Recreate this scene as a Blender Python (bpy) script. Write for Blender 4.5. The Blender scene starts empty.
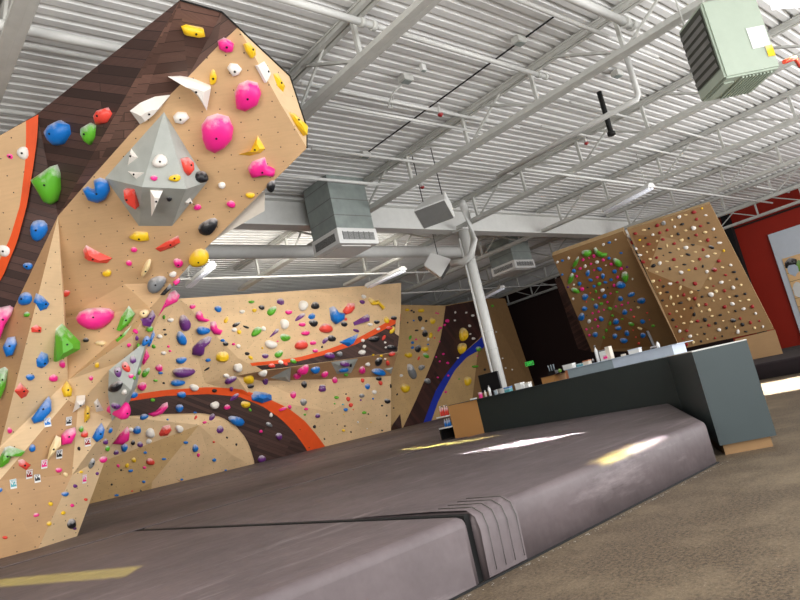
import bpy, bmesh, math, random
from mathutils import Vector, Matrix
from mathutils.bvhtree import BVHTree
random.seed(7)
C = bpy.context.scene.collection
sc = bpy.context.scene
sc.view_settings.view_transform = 'Standard'
sc.view_settings.look = 'None'
sc.view_settings.exposure = 0
PI = math.pi
# ------------------------------------------------------------------ camera
F = 653.6; yaw = math.radians(42.626); pit = math.radians(9.783); roll = math.radians(-12.709); H = 1.06
cy, sy, cp, sp, cr, sr = math.cos(yaw), math.sin(yaw), math.cos(pit), math.sin(pit), math.cos(roll), math.sin(roll)
FW = Vector((sy*cp, cy*cp, sp)); R0 = Vector((cy, -sy, 0)); U0 = R0.cross(FW)
RT = R0*cr + U0*sr; UP = U0*cr - R0*sr
EYE = Vector((0, 0, H))
cam = bpy.data.cameras.new('camera'); camo = bpy.data.objects.new('camera', cam); C.objects.link(camo)
cam.sensor_width = 36; cam.lens = F/800*36; cam.clip_end = 200; cam.clip_start = .05
M = Matrix((RT, UP, -FW)).transposed().to_4x4(); M.translation = EYE
camo.matrix_world = M; sc.camera = camo

def ray(x, y): return FW + RT*((x-400)/F) - UP*((y-300)/F)
def onz(x, y, z): d = ray(x, y); return EYE + d*((z-H)/d.z)
def onx(x, y, X): d = ray(x, y); return EYE + d*(X/d.x)
def ony(x, y, Y): d = ray(x, y); return EYE + d*(Y/d.y)
def onw(x, y, w): return EYE + ray(x, y)*w
def onplane(x, y, p, n): d = ray(x, y); return EYE + d*((p-EYE).dot(n)/d.dot(n))

# ------------------------------------------------------------------ materials
def srgb(c):
    return tuple((v/255/12.92 if v/255 <= .04045 else ((v/255+.055)/1.055)**2.4) for v in c)
MATS = {}
def newmat(name):
    m = bpy.data.materials.new(name); m.use_nodes = True
    nt = m.node_tree; b = nt.nodes['Principled BSDF']; return m, nt, b
def mixc(nt, fac, a, b):
    n = nt.nodes.new('ShaderNodeMix'); n.data_type = 'RGBA'
    if isinstance(fac, (int, float)): n.inputs[0].default_value = fac
    else: nt.links.new(fac, n.inputs[0])
    for i, v in ((6, a), (7, b)):
        if isinstance(v, tuple): n.inputs[i].default_value = (*v[:3], 1)
        else: nt.links.new(v, n.inputs[i])
    return n.outputs[2]
def math_n(nt, op, a, b=None, c=None):
    n = nt.nodes.new('ShaderNodeMath'); n.operation = op
    for i, v in enumerate((a, b, c)):
        if v is None: continue
        if isinstance(v, (int, float)): n.inputs[i].default_value = v
        else: nt.links.new(v, n.inputs[i])
    return n.outputs[0]
def noise(nt, scale, vec=None, detail=4, rough=.6):
    n = nt.nodes.new('ShaderNodeTexNoise'); n.inputs['Scale'].default_value = scale
    n.inputs['Detail'].default_value = detail; n.inputs['Roughness'].default_value = rough
    if vec is not None: nt.links.new(vec, n.inputs['Vector'])
    return n.outputs[0]
def ramp(nt, fac, p0, p1):
    n = nt.nodes.new('ShaderNodeMapRange'); n.inputs[1].default_value = p0; n.inputs[2].default_value = p1
    nt.links.new(fac, n.inputs[0]); return n.outputs[0]
def coord(nt, which='Object', scale=(1, 1, 1), rot=(0, 0, 0)):
    t = nt.nodes.new('ShaderNodeTexCoord'); mp = nt.nodes.new('ShaderNodeMapping')
    nt.links.new(t.outputs[which], mp.inputs[0]); mp.inputs['Scale'].default_value = scale; mp.inputs['Rotation'].default_value = rot
    return mp.outputs[0]
def plain(name, rgb, rough=.6, metal=0, var=.08, scale=6, bump=0):
    if name in MATS: return MATS[name]
    m, nt, b = newmat(name); c = srgb(rgb)
    d = tuple(v*(1-var*2) for v in c)
    nf = noise(nt, scale, coord(nt))
    nt.links.new(mixc(nt, ramp(nt, nf, .3, .7), c, d), b.inputs['Base Color'])
    b.inputs['Roughness'].default_value = rough; b.inputs['Metallic'].default_value = metal
    if bump:
        bn = nt.nodes.new('ShaderNodeBump'); bn.inputs['Strength'].default_value = bump
        nt.links.new(noise(nt, scale*8, coord(nt)), bn.inputs['Height']); nt.links.new(bn.outputs[0], b.inputs['Normal'])
    MATS[name] = m; return m
def ply(name, rgb, holes=True, dark=.8):
    m, nt, b = newmat(name); c = srgb(rgb); d = tuple(v*dark for v in c)
    uv = coord(nt, 'UV')
    n1 = noise(nt, 1.3, uv, 5); 
    uv2 = coord(nt, 'UV', (1, 14, 1)); n2 = noise(nt, 2.5, uv2, 4)
    col = mixc(nt, ramp(nt, n1, .3, .75), c, d)
    col = mixc(nt, math_n(nt, 'MULTIPLY', ramp(nt, n2, .45, .8), .25), col, tuple(v*.62 for v in c))
    if holes:
        sep = nt.nodes.new('ShaderNodeSeparateXYZ'); nt.links.new(uv, sep.inputs[0])
        fx = math_n(nt, 'SUBTRACT', math_n(nt, 'FRACT', math_n(nt, 'DIVIDE', sep.outputs[0], .21)), .5)
        fy = math_n(nt, 'SUBTRACT', math_n(nt, 'FRACT', math_n(nt, 'DIVIDE', sep.outputs[1], .21)), .5)
        r2 = math_n(nt, 'ADD', math_n(nt, 'MULTIPLY', fx, fx), math_n(nt, 'MULTIPLY', fy, fy))
        col = mixc(nt, math_n(nt, 'LESS_THAN', r2, .0015), col, (.02, .015, .01))
    nt.links.new(col, b.inputs['Base Color']); b.inputs['Roughness'].default_value = .62
    MATS[name] = m; return m
def planks(name, rgb, width=.14, rot=0.0):
    m, nt, b = newmat(name); c = srgb(rgb)
    uv = coord(nt, 'UV', (1, 1, 1), (0, 0, rot))
    br = nt.nodes.new('ShaderNodeTexBrick'); nt.links.new(uv, br.inputs['Vector'])
    br.inputs['Scale'].default_value = 1; br.inputs['Brick Width'].default_value = 3.2; br.inputs['Row Height'].default_value = width
    br.inputs['Mortar Size'].default_value = .004; br.offset = .37
    br.inputs['Color1'].default_value = (*[v*.55 for v in c], 1); br.inputs['Color2'].default_value = (*[min(1, v*1.7) for v in c], 1)
    br.inputs['Mortar'].default_value = (*[v*.2 for v in c], 1)
    uv2 = coord(nt, 'UV', (1.5, 25, 1), (0, 0, rot)); n2 = noise(nt, 2, uv2, 4)
    col = mixc(nt, math_n(nt, 'MULTIPLY', ramp(nt, n2, .3, .8), .5), br.outputs['Color'], tuple(v*.5 for v in c))
    nt.links.new(col, b.inputs['Base Color']); b.inputs['Roughness'].default_value = .55
    MATS[name] = m; return m
def holdmat(key, rgb, chalk=.5, rough=.45):
    m, nt, b = newmat('resin_'+key); c = srgb(rgb)
    if chalk > 0:
        sep = nt.nodes.new('ShaderNodeSeparateXYZ'); nt.links.new(coord(nt, 'Generated'), sep.inputs[0])
        nf = noise(nt, 7, coord(nt), 5)
        # chalk settles on the upward faces
        up = math_n(nt, 'ADD', math_n(nt, 'SUBTRACT', math_n(nt, 'MULTIPLY', sep.outputs[2], .75), math_n(nt, 'MULTIPLY', sep.outputs[0], .15)), math_n(nt, 'MULTIPLY', nf, .8))
        k = math_n(nt, 'MULTIPLY', ramp(nt, up, .72, 1.0), min(1, chalk*1.5))
        col = mixc(nt, k, c, (.75, .72, .72)); nt.links.new(col, b.inputs['Base Color'])
    else: b.inputs['Base Color'].default_value = (*c, 1)
    b.inputs['Roughness'].default_value = rough
    MATS['hold_'+key] = m; return m
ply('ply_tower', (216, 177, 132)); ply('ply_pale', (228, 196, 153)); ply('ply_shaded', (186, 144, 102)); ply('ply_wall', (226, 192, 148))
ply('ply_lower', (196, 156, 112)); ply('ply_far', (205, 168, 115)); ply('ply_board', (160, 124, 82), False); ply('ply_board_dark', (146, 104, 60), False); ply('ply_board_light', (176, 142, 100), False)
ply('ply_plain', (196, 142, 84), False); ply('ply_edge', (225, 190, 140), False)
planks('walnut', (70, 48, 42), .1, .5); planks('walnut_b', (96, 70, 60), .13, -.35); planks('walnut_far', (58, 30, 24), .16, .9)
ply('poster_wood', (248, 206, 150), False, .9)
plain('orange_paint', (232, 84, 26), .5, var=.04); plain('blue_paint', (26, 50, 170), .5, var=.04)
plain('steel_white', (214, 214, 210), .5, var=.04); plain('steel_grey', (200, 200, 194), .55, var=.06)
plain('deck', (238, 238, 236), .5, var=.05, scale=2)
plain('galvanised', (158, 168, 164), .5, metal=.1, var=.12, scale=3)
plain('white_plastic', (235, 235, 232), .4, var=.02); plain('off_white', (225, 215, 200), .6, var=.05)
plain('black_plastic', (18, 18, 20), .4, var=.1); plain('black_rubber', (10, 10, 10), .8)
plain('grey_volume', (176, 180, 174), .7, var=.06); plain('heater_green', (172, 184, 168), .38, var=.03)
plain('dark_grill', (60, 62, 52), .5); plain('desk_dark', (40, 47, 46), .45, var=.05, scale=2); plain('ply_brown_shaded', (146, 112, 72), .6); plain('desk_grey', (60, 71, 73), .42, var=.05, scale=2); plain('grille_grey', (128, 128, 126), .5)
plain('counter_pale', (196, 208, 224), .4, var=.04); plain('counter_grey', (150, 164, 172), .5, var=.04)
plain('red_wall', (158, 30, 6), .6, var=.05, scale=1); plain('dark_wall', (42, 20, 16), .8, var=.1, scale=1)
plain('poster_white', (214, 222, 232), .5, var=.02); plain('copper', (190, 120, 80), .5); plain('cloth_dark', (40, 30, 34), .9)
plain('lamp_glass', (245, 245, 248), .3, var=0)
for k, c, ch in (('w', (236, 230, 222), 0), ('k', (26, 26, 30), .45), ('y', (240, 196, 30), .25), ('p', (240, 40, 140), .5), ('r', (226, 70, 56), .45),
              ('b', (14, 112, 196), .4), ('g', (90, 170, 40), .55), ('v', (104, 46, 122), .5), ('c', (240, 214, 160), .2), ('e', (120, 122, 124), .6),
              ('m', (214, 40, 130), .3), ('t', (90, 170, 180), .3), ('d', (150, 26, 30), .35), ('l', (120, 170, 60), .15), ('q', (196, 214, 224), 0)):
    holdmat(k, c, ch); holdmat(k+'_plain', c, 0)
def mat_vinyl():
    m, nt, b = newmat('mat_vinyl'); c = srgb((104, 93, 95))
    v = coord(nt); n1 = noise(nt, .7, v, 8, .75); n2 = noise(nt, 2.2, coord(nt, 'Object', (.35, 2.2, 2), (0, 0, .4)), 7, .7); n3 = noise(nt, 30, v, 3)
    col = mixc(nt, ramp(nt, n1, .4, .65), c, tuple(x*.7 for x in c))
    col = mixc(nt, math_n(nt, 'MULTIPLY', ramp(nt, n2, .56, .74), .45), col, srgb((172, 160, 162)))
    col = mixc(nt, math_n(nt, 'MULTIPLY', ramp(nt, n3, .5, .9), .3), col, tuple(x*.6 for x in c))
    nt.links.new(col, b.inputs['Base Color']); nt.links.new(math_n(nt, 'MULTIPLY_ADD', n1, .35, .4), b.inputs['Roughness'])
    bn = nt.nodes.new('ShaderNodeBump'); bn.inputs['Strength'].default_value = .5; bn.inputs['Distance'].default_value = .06
    nt.links.new(noise(nt, 1.4, v, 4), bn.inputs['Height']); nt.links.new(bn.outputs[0], b.inputs['Normal'])
    MATS['vinyl'] = m
mat_vinyl()
def mat_floor():
    m, nt, b = newmat('floor_concrete'); v = coord(nt)
    n1 = noise(nt, 45, v, 4, .85); n2 = noise(nt, 1.6, v, 8, .7); n3 = noise(nt, 110, v, 2)
    a = srgb((112, 96, 76)); d = srgb((56, 46, 36)); e = srgb((140, 124, 100))
    col = mixc(nt, ramp(nt, n1, .42, .6), a, d); col = mixc(nt, math_n(nt, 'MULTIPLY', ramp(nt, n2, .45, .68), .55), col, e)
    col = mixc(nt, math_n(nt, 'MULTIPLY', ramp(nt, n3, .62, .75), .5), col, srgb((200, 190, 170)))
    nt.links.new(col, b.inputs['Base Color']); b.inputs['Roughness'].default_value = .55
    MATS['floor'] = m
mat_floor()
def emis(name, rgb, s):
    m, nt, b = newmat(name); b.inputs['Base Color'].default_value = (*srgb(rgb), 1)
    b.inputs['Emission Color'].default_value = (*srgb(rgb), 1); b.inputs['Emission Strength'].default_value = s; MATS[name] = m
emis('exit_green', (20, 200, 50), .5); emis('tube_glow', (240, 242, 250), .15); emis('sky_glow', (255, 255, 255), 2.2)

# ------------------------------------------------------------------ object helpers
def mname(m): return MATS[m] if isinstance(m, str) else m
def link(name, bm, mats, parent=None, smooth=False):
    me = bpy.data.meshes.new(name); bmesh.ops.recalc_face_normals(bm, faces=bm.faces) if False else None
    bm.to_mesh(me); bm.free()
    for m in (mats if isinstance(mats, list) else [mats]): me.materials.append(mname(m))
    if smooth: me.polygons.foreach_set('use_smooth', [True]*len(me.polygons))
    o = bpy.data.objects.new(name, me); C.objects.link(o)
    if parent: o.parent = parent; o.matrix_parent_inverse = parent.matrix_world.inverted()
    return o
def tag(o, label=None, cat=None, group=None, kind=None):
    if label: o['label'] = label
    if cat: o['category'] = cat
    if group: o['group'] = group
    if kind: o['kind'] = kind
    return o
def empty(name, loc, label, cat, group=None):
    o = bpy.data.objects.new(name, None); C.objects.link(o); o.location = loc; o.empty_display_size = .1
    o.matrix_world = Matrix.Translation(loc)
    return tag(o, label, cat, group)
def box(bm, lo, hi, mi=0, rot=0, piv=None, bev=0):
    vs = [Vector((x, y, z)) for z in (lo[2], hi[2]) for y in (lo[1], hi[1]) for x in (lo[0], hi[0])]
    if rot:
        p = Vector(piv) if piv else (vs[0]+vs[7])/2
        vs = [p + Matrix.Rotation(rot, 3, 'Z') @ (v-p) for v in vs]
    v = [bm.verts.new(q) for q in vs]
    fs = [bm.faces.new([v[i] for i in f]) for f in ((0, 2, 3, 1), (4, 5, 7, 6), (0, 1, 5, 4), (2, 6, 7, 3), (0, 4, 6, 2), (1, 3, 7, 5))]
    for f in fs: f.material_index = mi
    if bev:
        es = set(e for f in fs for e in f.edges)
        bmesh.ops.bevel(bm, geom=list(es), offset=bev, segments=3, affect='EDGES', profile=.6)
def prism(bm, poly, z0, z1, mi=0):
    a = [bm.verts.new((p[0], p[1], z0)) for p in poly]; b = [bm.verts.new((p[0], p[1], z1)) for p in poly]
    n = len(poly); fs = [bm.faces.new(a[::-1]), bm.faces.new(b)]
    for i in range(n): fs.append(bm.faces.new((a[i], a[(i+1) % n], b[(i+1) % n], b[i])))
    for f in fs: f.material_index = mi
    return fs
def bar(bm, a, b, w, h=None, mi=0):
    a, b = Vector(a), Vector(b); h = h or w; d = (b-a).normalized()
    s = d.cross(Vector((0, 0, 1))); s = s.normalized() if s.length > 1e-3 else Vector((1, 0, 0)); u = s.cross(d)
    v = [bm.verts.new(p + s*(i*w/2) + u*(j*h/2)) for p in (a, b) for i, j in ((-1, -1), (1, -1), (1, 1), (-1, 1))]
    for f in ((0, 1, 2, 3), (7, 6, 5, 4), (0, 4, 5, 1), (1, 5, 6, 2), (2, 6, 7, 3), (3, 7, 4, 0)): bm.faces.new([v[i] for i in f]).material_index = mi
def tube(bm, pts, r, n=12, mi=0, cap=True):
    pts = [Vector(p) for p in pts]; rings = []
    for i, p in enumerate(pts):
        d = (pts[min(i+1, len(pts)-1)]-pts[max(i-1, 0)]).normalized()
        s = d.cross(Vector((0, 0, 1))); s = s.normalized() if s.length > 1e-2 else Vector((1, 0, 0)); u = s.cross(d)
        rr = r[i] if isinstance(r, (list, tuple)) else r
        rings.append([bm.verts.new(p + s*math.cos(2*PI*k/n)*rr + u*math.sin(2*PI*k/n)*rr) for k in range(n)])
    for a, b in zip(rings, rings[1:]):
        for k in range(n): f = bm.faces.new((a[k], a[(k+1) % n], b[(k+1) % n], b[k])); f.material_index = mi; f.smooth = True
    if cap: bm.faces.new(rings[0][::-1]).material_index = mi; bm.faces.new(rings[-1]).material_index = mi
def quick(name, fn, mat, parent=None, smooth=False, **t):
    bm = bmesh.new(); fn(bm); o = link(name, bm, mat, parent, smooth)
    if t: tag(o, **t)
    return o
def setuv(bm):
    uv = bm.loops.layers.uv.verify()
    for f in bm.faces:
        f.normal_update(); n = f.normal
        t = Vector((0, 0, 1)).cross(n); t = t.normalized() if t.length > .05 else Vector((1, 0, 0)); b = n.cross(t)
        for l in f.loops: l[uv].uv = (l.vert.co.dot(t), l.vert.co.dot(b))
BVHV, BVHF = [], []
def facets(name, V, faces, mat, parent=None, reg=True, **t):
    """faces: lists of vertex keys; V: dict of world points. Faces are turned to the eye side."""
    bm = bmesh.new(); vm = {}
    for f in faces:
        ks = [k for k in f]
        for k in ks:
            if k not in vm: vm[k] = bm.verts.new(V[k])
        bm.faces.new([vm[k] for k in ks])
    bmesh.ops.triangulate(bm, faces=[f for f in bm.faces if len(f.verts) > 3])
    for f in bm.faces:
        f.normal_update()
        if f.normal.dot(f.calc_center_median()-EYE) > 0: f.normal_flip()
    setuv(bm)
    if reg:
        bm.verts.index_update(); off = len(BVHV)
        BVHV.extend([v.co.copy() for v in bm.verts]); BVHF.extend([[off+v.index for v in f.verts] for f in bm.faces])
    o = link(name, bm, mat, parent)
    if t: tag(o, **t)
    return o
def inlay(name, px, surf, mat, parent, off=.015, thick=0):
    """flat painted/planked area lying on a surface; surf(x,y)->point ; polygon fan densified"""
    bm = bmesh.new(); pts = [surf(x, y) for x, y in px]
    n = Vector((0, 0, 0))
    for i in range(len(pts)): n += pts[i].cross(pts[(i+1) % len(pts)])
    n.normalize(); c = sum(pts, Vector())/len(pts)
    if n.dot(EYE-c) < 0: n = -n
    vs = [bm.verts.new(p + n*off) for p in pts]; f = bm.faces.new(vs); bmesh.ops.triangulate(bm, faces=[f], ngon_method='EAR_CLIP')
    for f in bm.faces:
        f.normal_update()
        if f.normal.dot(n) < 0: f.normal_flip()
    setuv(bm); return link(name, bm, mat, parent)
def strip(name, up, lo, surf, mat, parent, off=.015):
    """band between an upper and a lower pixel polyline, both resampled"""
    def rs(L, n):
        d = [0]
        for a, b in zip(L, L[1:]): d.append(d[-1]+math.hypot(b[0]-a[0], b[1]-a[1]))
        out = []
        for i in range(n+1):
            t = d[-1]*i/n; j = max(k for k in range(len(d)) if d[k] <= t+1e-9); j = min(j, len(L)-2)
            u = (t-d[j])/(d[j+1]-d[j]); out.append((L[j][0]+(L[j+1][0]-L[j][0])*u, L[j][1]+(L[j+1][1]-L[j][1])*u))
        return out
    n = 28; A, B = rs(up, n), rs(lo, n); bm = bmesh.new(); m = 6; g = []
    for a, b in zip(A, B):
        g.append([bm.verts.new((lambda P: P + (EYE-P).normalized()*off)(surf(a[0]+(b[0]-a[0])*k/m, a[1]+(b[1]-a[1])*k/m))) for k in range(m+1)])
    for i in range(n):
        for k in range(m): bm.faces.new((g[i][k], g[i+1][k], g[i+1][k+1], g[i][k+1]))
    for f in bm.faces:
        f.normal_update()
        if f.normal.dot(f.calc_center_median()-EYE) > 0: f.normal_flip()
    bm.normal_update()
    # one common frame for the planks
    nn = sum((f.normal for f in bm.faces), Vector()).normalized(); t = Vector((0, 0, 1)).cross(nn).normalized(); b2 = nn.cross(t)
    uv = bm.loops.layers.uv.verify()
    for f in bm.faces:
        for l in f.loops: l[uv].uv = (l.vert.co.dot(t), l.vert.co.dot(b2))
    return link(name, bm, mat, parent)

# ================================================================== SETTING
HC = H+4.7        # underside of joists
HD = H+5.45       # underside of the deck
quick('floor', lambda bm: bm.faces.new([bm.verts.new(p) for p in ((-8, -9, 0), (31, -9, 0), (31, 27, 0), (-8, 27, 0))]), 'floor', kind='structure')
def deck(bm):
    y = -9.0; p = .193; prof = []
    while y < 27:
        prof += [(y, 0), (y+.105, 0), (y+.13, .075), (y+.168, .075)]; y += p
    L = [bm.verts.new((-8, a, HD+b)) for a, b in prof]; R = [bm.verts.new((31, a, HD+b)) for a, b in prof]
    for i in range(len(prof)-1): bm.faces.new((L[i], L[i+1], R[i+1], R[i]))
quick('ceiling', deck, 'deck', kind='structure')
def wallq(bm, a, b, z0=0, z1=HD+.2):
    bm.faces.new([bm.verts.new(q) for q in ((a[0], a[1], z0), (b[0], b[1], z0), (b[0], b[1], z1), (a[0], a[1], z1))])
quick('wall_right', lambda bm: wallq(bm, (30.4, -9), (30.4, 12.2)), 'red_wall', kind='structure')
quick('wall_right_unlit', lambda bm: wallq(bm, (30.4, 12.2), (30.4, 26)), 'dark_wall', kind='structure')  # unlit end of the red wall, its darkness put into the colour
quick('wall_back', lambda bm: wallq(bm, (-8, 26), (30.4, 26)), 'dark_wall', kind='structure')
quick('wall_left', lambda bm: wallq(bm, (-7.5, 2), (-7.5, 26)), 'steel_grey', kind='structure')
COLY = onx(733, 238, 30.2).y-.1
quick('trim_1', lambda bm: (box(bm, (30.32, -8, 5.75), (30.38, 25.5, 5.82)),), 'dark_wall', kind='structure')
quick('trim_2', lambda bm: (box(bm, (30.05, COLY, 0), (30.38, COLY+.3, HD)),), 'black_rubber', kind='structure')

# ------------------------------------------------------------------ joists
JX = [1.7, 5.69, 9.68, 13.67, 17.66, 21.9, 26.1, 29.4]
def joist(x, y0, y1, label):
    o = empty('roof_joist', (x, y0, HC), label, 'roof joist', 'open web steel joists under the roof deck')
    w = .17
    bz, tz = HC+.04, HD-.06
    def chord(z, up):
        def fn(bm):
            bar(bm, (x-.055, y0, z), (x-.055, y1, z), .07, .1); bar(bm, (x+.055, y0, z), (x+.055, y1, z), .07, .1)
            bar(bm, (x, y0, z+(.03 if up else -.03)), (x, y1, z+(.03 if up else -.03)), w+.05, .035)
        return fn
    quick('bottom_chord', chord(bz, False), 'steel_grey', o)
    quick('top_chord', chord(tz, True), 'steel_grey', o)
    p = 1.72; k0 = math.floor((y0-.55)/p)
    def web(bm):
        k = k0
        while True:
            yb = .72+k*p
            if yb > y1: break
            if yb >= y0:
                bar(bm, (x, yb, bz), (x, yb, tz), .06)
                if yb+p*.72 < y1: bar(bm, (x, yb, bz), (x, yb+p*.72, tz), .07, .04)
                if yb-p*.6 > y0 and k % 2 == 0: bar(bm, (x, yb, bz), (x, yb-p*.6, tz), .035)
            k += 1
    quick('web', web, 'steel_grey', o)
nm = ['at the upper left corner of the photo', 'just right of the climbing tower head', 'crossing the ceiling left of the hanging strap', 'meeting the beam right above the column',
      'meeting the beam right of the second duct', 'ending above the green and blue training board', 'above the right training board', 'last one before the red wall']
for x, s in zip(JX, nm):
    joist(x, -6, 11.8, 'white steel joist before the beam, '+s)
    joist(x, 12.2, 17.4 if x < 16 else 25.5, 'grey steel joist beyond the beam, '+s.replace('in front', ''))
def beam(bm):
    box(bm, (-7.4, 11.82, HC-.02), (30.3, 12.18, HC+.02)); box(bm, (-7.4, 11.98, HC), (30.3, 12.02, HD-.1)); box(bm, (-7.4, 11.82, HD-.14), (30.3, 12.18, HD-.1))
quick('roof_beam', beam, 'steel_white', label='deep white steel beam crossing the hall behind the ducts', cat='beam')
cx0, cy0 = 13.8, 11.78
col = empty('steel_column', (cx0, cy0, 0), 'round white steel column standing behind the dark desk', 'column')
quick('shaft', lambda bm: tube(bm, [(cx0, cy0, 0), (cx0, cy0, HC-.04)], .15, 24), 'steel_white', col)
for z in (2.25, 2.75, 4.9): quick('collar', lambda bm: tube(bm, [(cx0, cy0, z), (cx0, cy0, z+.03)], .16, 24), 'steel_white', col)
quick('cap_plate', lambda bm: box(bm, (cx0-.22, cy0-.2, HC-.06), (cx0+.22, cy0+.2, HC-.02)), 'steel_white', col)
quick('conduit', lambda bm: tube(bm, [(cx0-.27, cy0-.02, .0), (cx0-.27, cy0-.02, HC-.3)], .03, 10), 'steel_white', label='thin white conduit running down the left of the column', cat='conduit')
quick('drain_pipe', lambda bm: tube(bm, [onz(462, 203, HD-.35), onz(467, 215, HC+.25)+Vector((0, 0, .02)), onx(474, 240, 13.4), onx(471, 256, 13.4), onx(463, 262, 13.4), onx(452, 263, 13.4)], .1, 16), 'steel_white',
      smooth=True, label='bent white drain pipe hooking round the head of the column', cat='pipe')

# pipes and conduits running along the deck ribs
def pipe(p, q, zr, r, label, coup=False, m='steel_white', cat='pipe', name='ceiling_pipe'):
    a, b = onz(*p, H+zr), onz(*q, H+zr); y = (a.y+b.y)/2; r = r*.6 if r < .15 else r
    o = quick(name, lambda bm: tube(bm, [(a.x, y, a.z), (b.x, y, b.z)], r, 14), m, label=label, cat=cat)
    if coup:
        for d in (.05, .25): quick('coupling', lambda bm: tube(bm, [(b.x-d, y, b.z), (b.x-d+.07, y, b.z)], r*1.35, 14), 'steel_grey', o)
pipe((470, -18), (659, 56), 5.1, .055, 'thin white pipe below the capped thick pipe, left of the heater')
pipe((530, -22), (631, 26), 5.05, .11, 'thick white capped pipe at the top centre of the photo', True)
pipe((262, -6), (375, 25), 5.1, .085, 'thick white pipe with a dark coupling above the tower head', True)
pipe((375, 26), (546, 77), 5.1, .065, 'white pipe ending in a coupling at the second joist', True)
pipe((-30, 20), (150, 54), 5.0, .1, 'wider of two white pipes at the upper left behind the tower')
pipe((-30, 38), (118, 60), 5.15, .06, 'thinner of two white pipes at the upper left behind the tower')
pipe((-10, 108), (34, 116), 5.15, .06, 'short white pipe showing above the left plywood panel')
pipe((300, 84), (520, 127), 5.2, .05, 'white sprinkler pipe right of the tower head')
pipe((320, 101), (480, 134), 5.1, .045, 'white conduit just below the sprinkler pipe by the junction box loop')
pipe((279, 175), (414, 188), 4.9, .055, 'white pipe crossing the top of the large air duct', cat='pipe')
pipe((305, 154), (520, 170), 5.2, .05, 'white pipe between the deck and the large air duct')
pipe((524, 169), (772, 203), 4.65, .055, 'long white rail running under the joists to the right boards')
pipe((755, 187), (790, 192), 4.9, .05, 'short white pipe end in front of the red wall')
pipe((540, 127), (760, 172), 5.15, .045, 'white conduit crossing the right half of the ceiling')
pipe((560, 108), (800, 158), 5.2, .045, 'upper white conduit crossing the ceiling under the heater')
pipe((60, 250), (458, 253), 4.55, .17, 'big round white duct pipe running under the beam')
pipe((150, 281), (445, 271), 4.5, .045, 'thin white conduit above the far back wall')
pipe((180, 301), (560, 287), 4.62, .05, 'thin pale pipe along the top of the back climbing wall')
def cable(p, q, label):
    a, b = onz(*p, HD-.03), onz(*q, HD-.03); x = (a.x+b.x)/2
    quick('ceiling_cable', lambda bm: tube(bm, [(x, a.y, a.z), (x, b.y, b.z)], .014, 6), 'black_rubber', label=label, cat='cable')
cable((365, 154), (558, 14), 'black cable clipped across the deck ribs between joists'); cable((42, -30), (2, 92), 'black cable across the deck at the upper left corner')
for i, (p, s) in enumerate((((365, 155), 'grey junction box at the lower end of the black cable'), ((406, 79), 'grey junction box with a looping wire left of centre'), ((519, 41), 'grey junction box halfway up the black cable'), ((617, 74), 'grey junction box left of the unit heater'), ((423, 68), 'tiny white box on the deck beside the looping wire'))):
    c = onz(*p, HD-.08); r = .05 if i == 4 else .11
    b = quick('junction_box', lambda bm: (box(bm, c-Vector((r, r*.7, .05)), c+Vector((r, r*.7, .06)), bev=.015),), 'steel_grey' if i != 4 else 'white_plastic', label=s, cat='junction box')
    quick('cover_plate', lambda bm: (box(bm, c-Vector((r*.7, r*.5, .06)), c+Vector((r*.7, r*.5, -.045))),), 'galvanised', b)
a = onz(404, 82, HD-.1); b_ = onz(392, 108, HC+.4)
quick('loop_wire', lambda bm: tube(bm, [a, a.lerp(b_, .3)+Vector((-.12, .1, -.05)), a.lerp(b_, .7)+Vector((-.12, .1, -.1)), b_, b_+Vector((.1, 0, .25))], .014, 6), 'steel_grey', label='looping wire hanging from the junction box near the tower', cat='wire')
a = onz(599, 92, HD-.05); q = onx(606, 126, a.x)
def strap(bm): tube(bm, [a, (a.x, a.y, a.z-.9)], .05, 10); tube(bm, [(a.x, a.y, a.z-.95), (a.x, a.y, a.z-.88)], .08, 10)
quick('hanging_strap', strap, 'black_rubber', label='short black strap hanging from the deck near the heater', cat='strap')
a = onz(627, 58, HD-.02); zb = a.z-.85
quick('drop_pipe', lambda bm: tube(bm, [a, (a.x, a.y, zb+.12), (a.x-.02, a.y+.04, zb+.03), (a.x-.1, a.y+.15, zb), (a.x-.1, a.y+3.4, zb)], .055, 12), 'steel_white', smooth=True, label='white pipe dropping from the deck then elbowing along a joist', cat='pipe')
for p, s in (((440, 113), 'small red sprinkler head under the pipe left of centre'), ((422, 186), 'small red sprinkler head above the near speaker'), ((586, 142), 'small red sprinkler head near the black strap')):
    c = onz(*p, HD-.4)
    o = empty('sprinkler_head', c, s, 'sprinkler')
    quick('body', lambda bm: tube(bm, [c+Vector((0, 0, .14)), c+Vector((0, 0, .03)), c], [.02, .03, .045], 10), 'steel_white', o)
    quick('bulb', lambda bm: tube(bm, [c, c-Vector((0, 0, .04)), c-Vector((0, 0, .07))], [.045, .055, .02], 10), 'hold_d', o)

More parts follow.
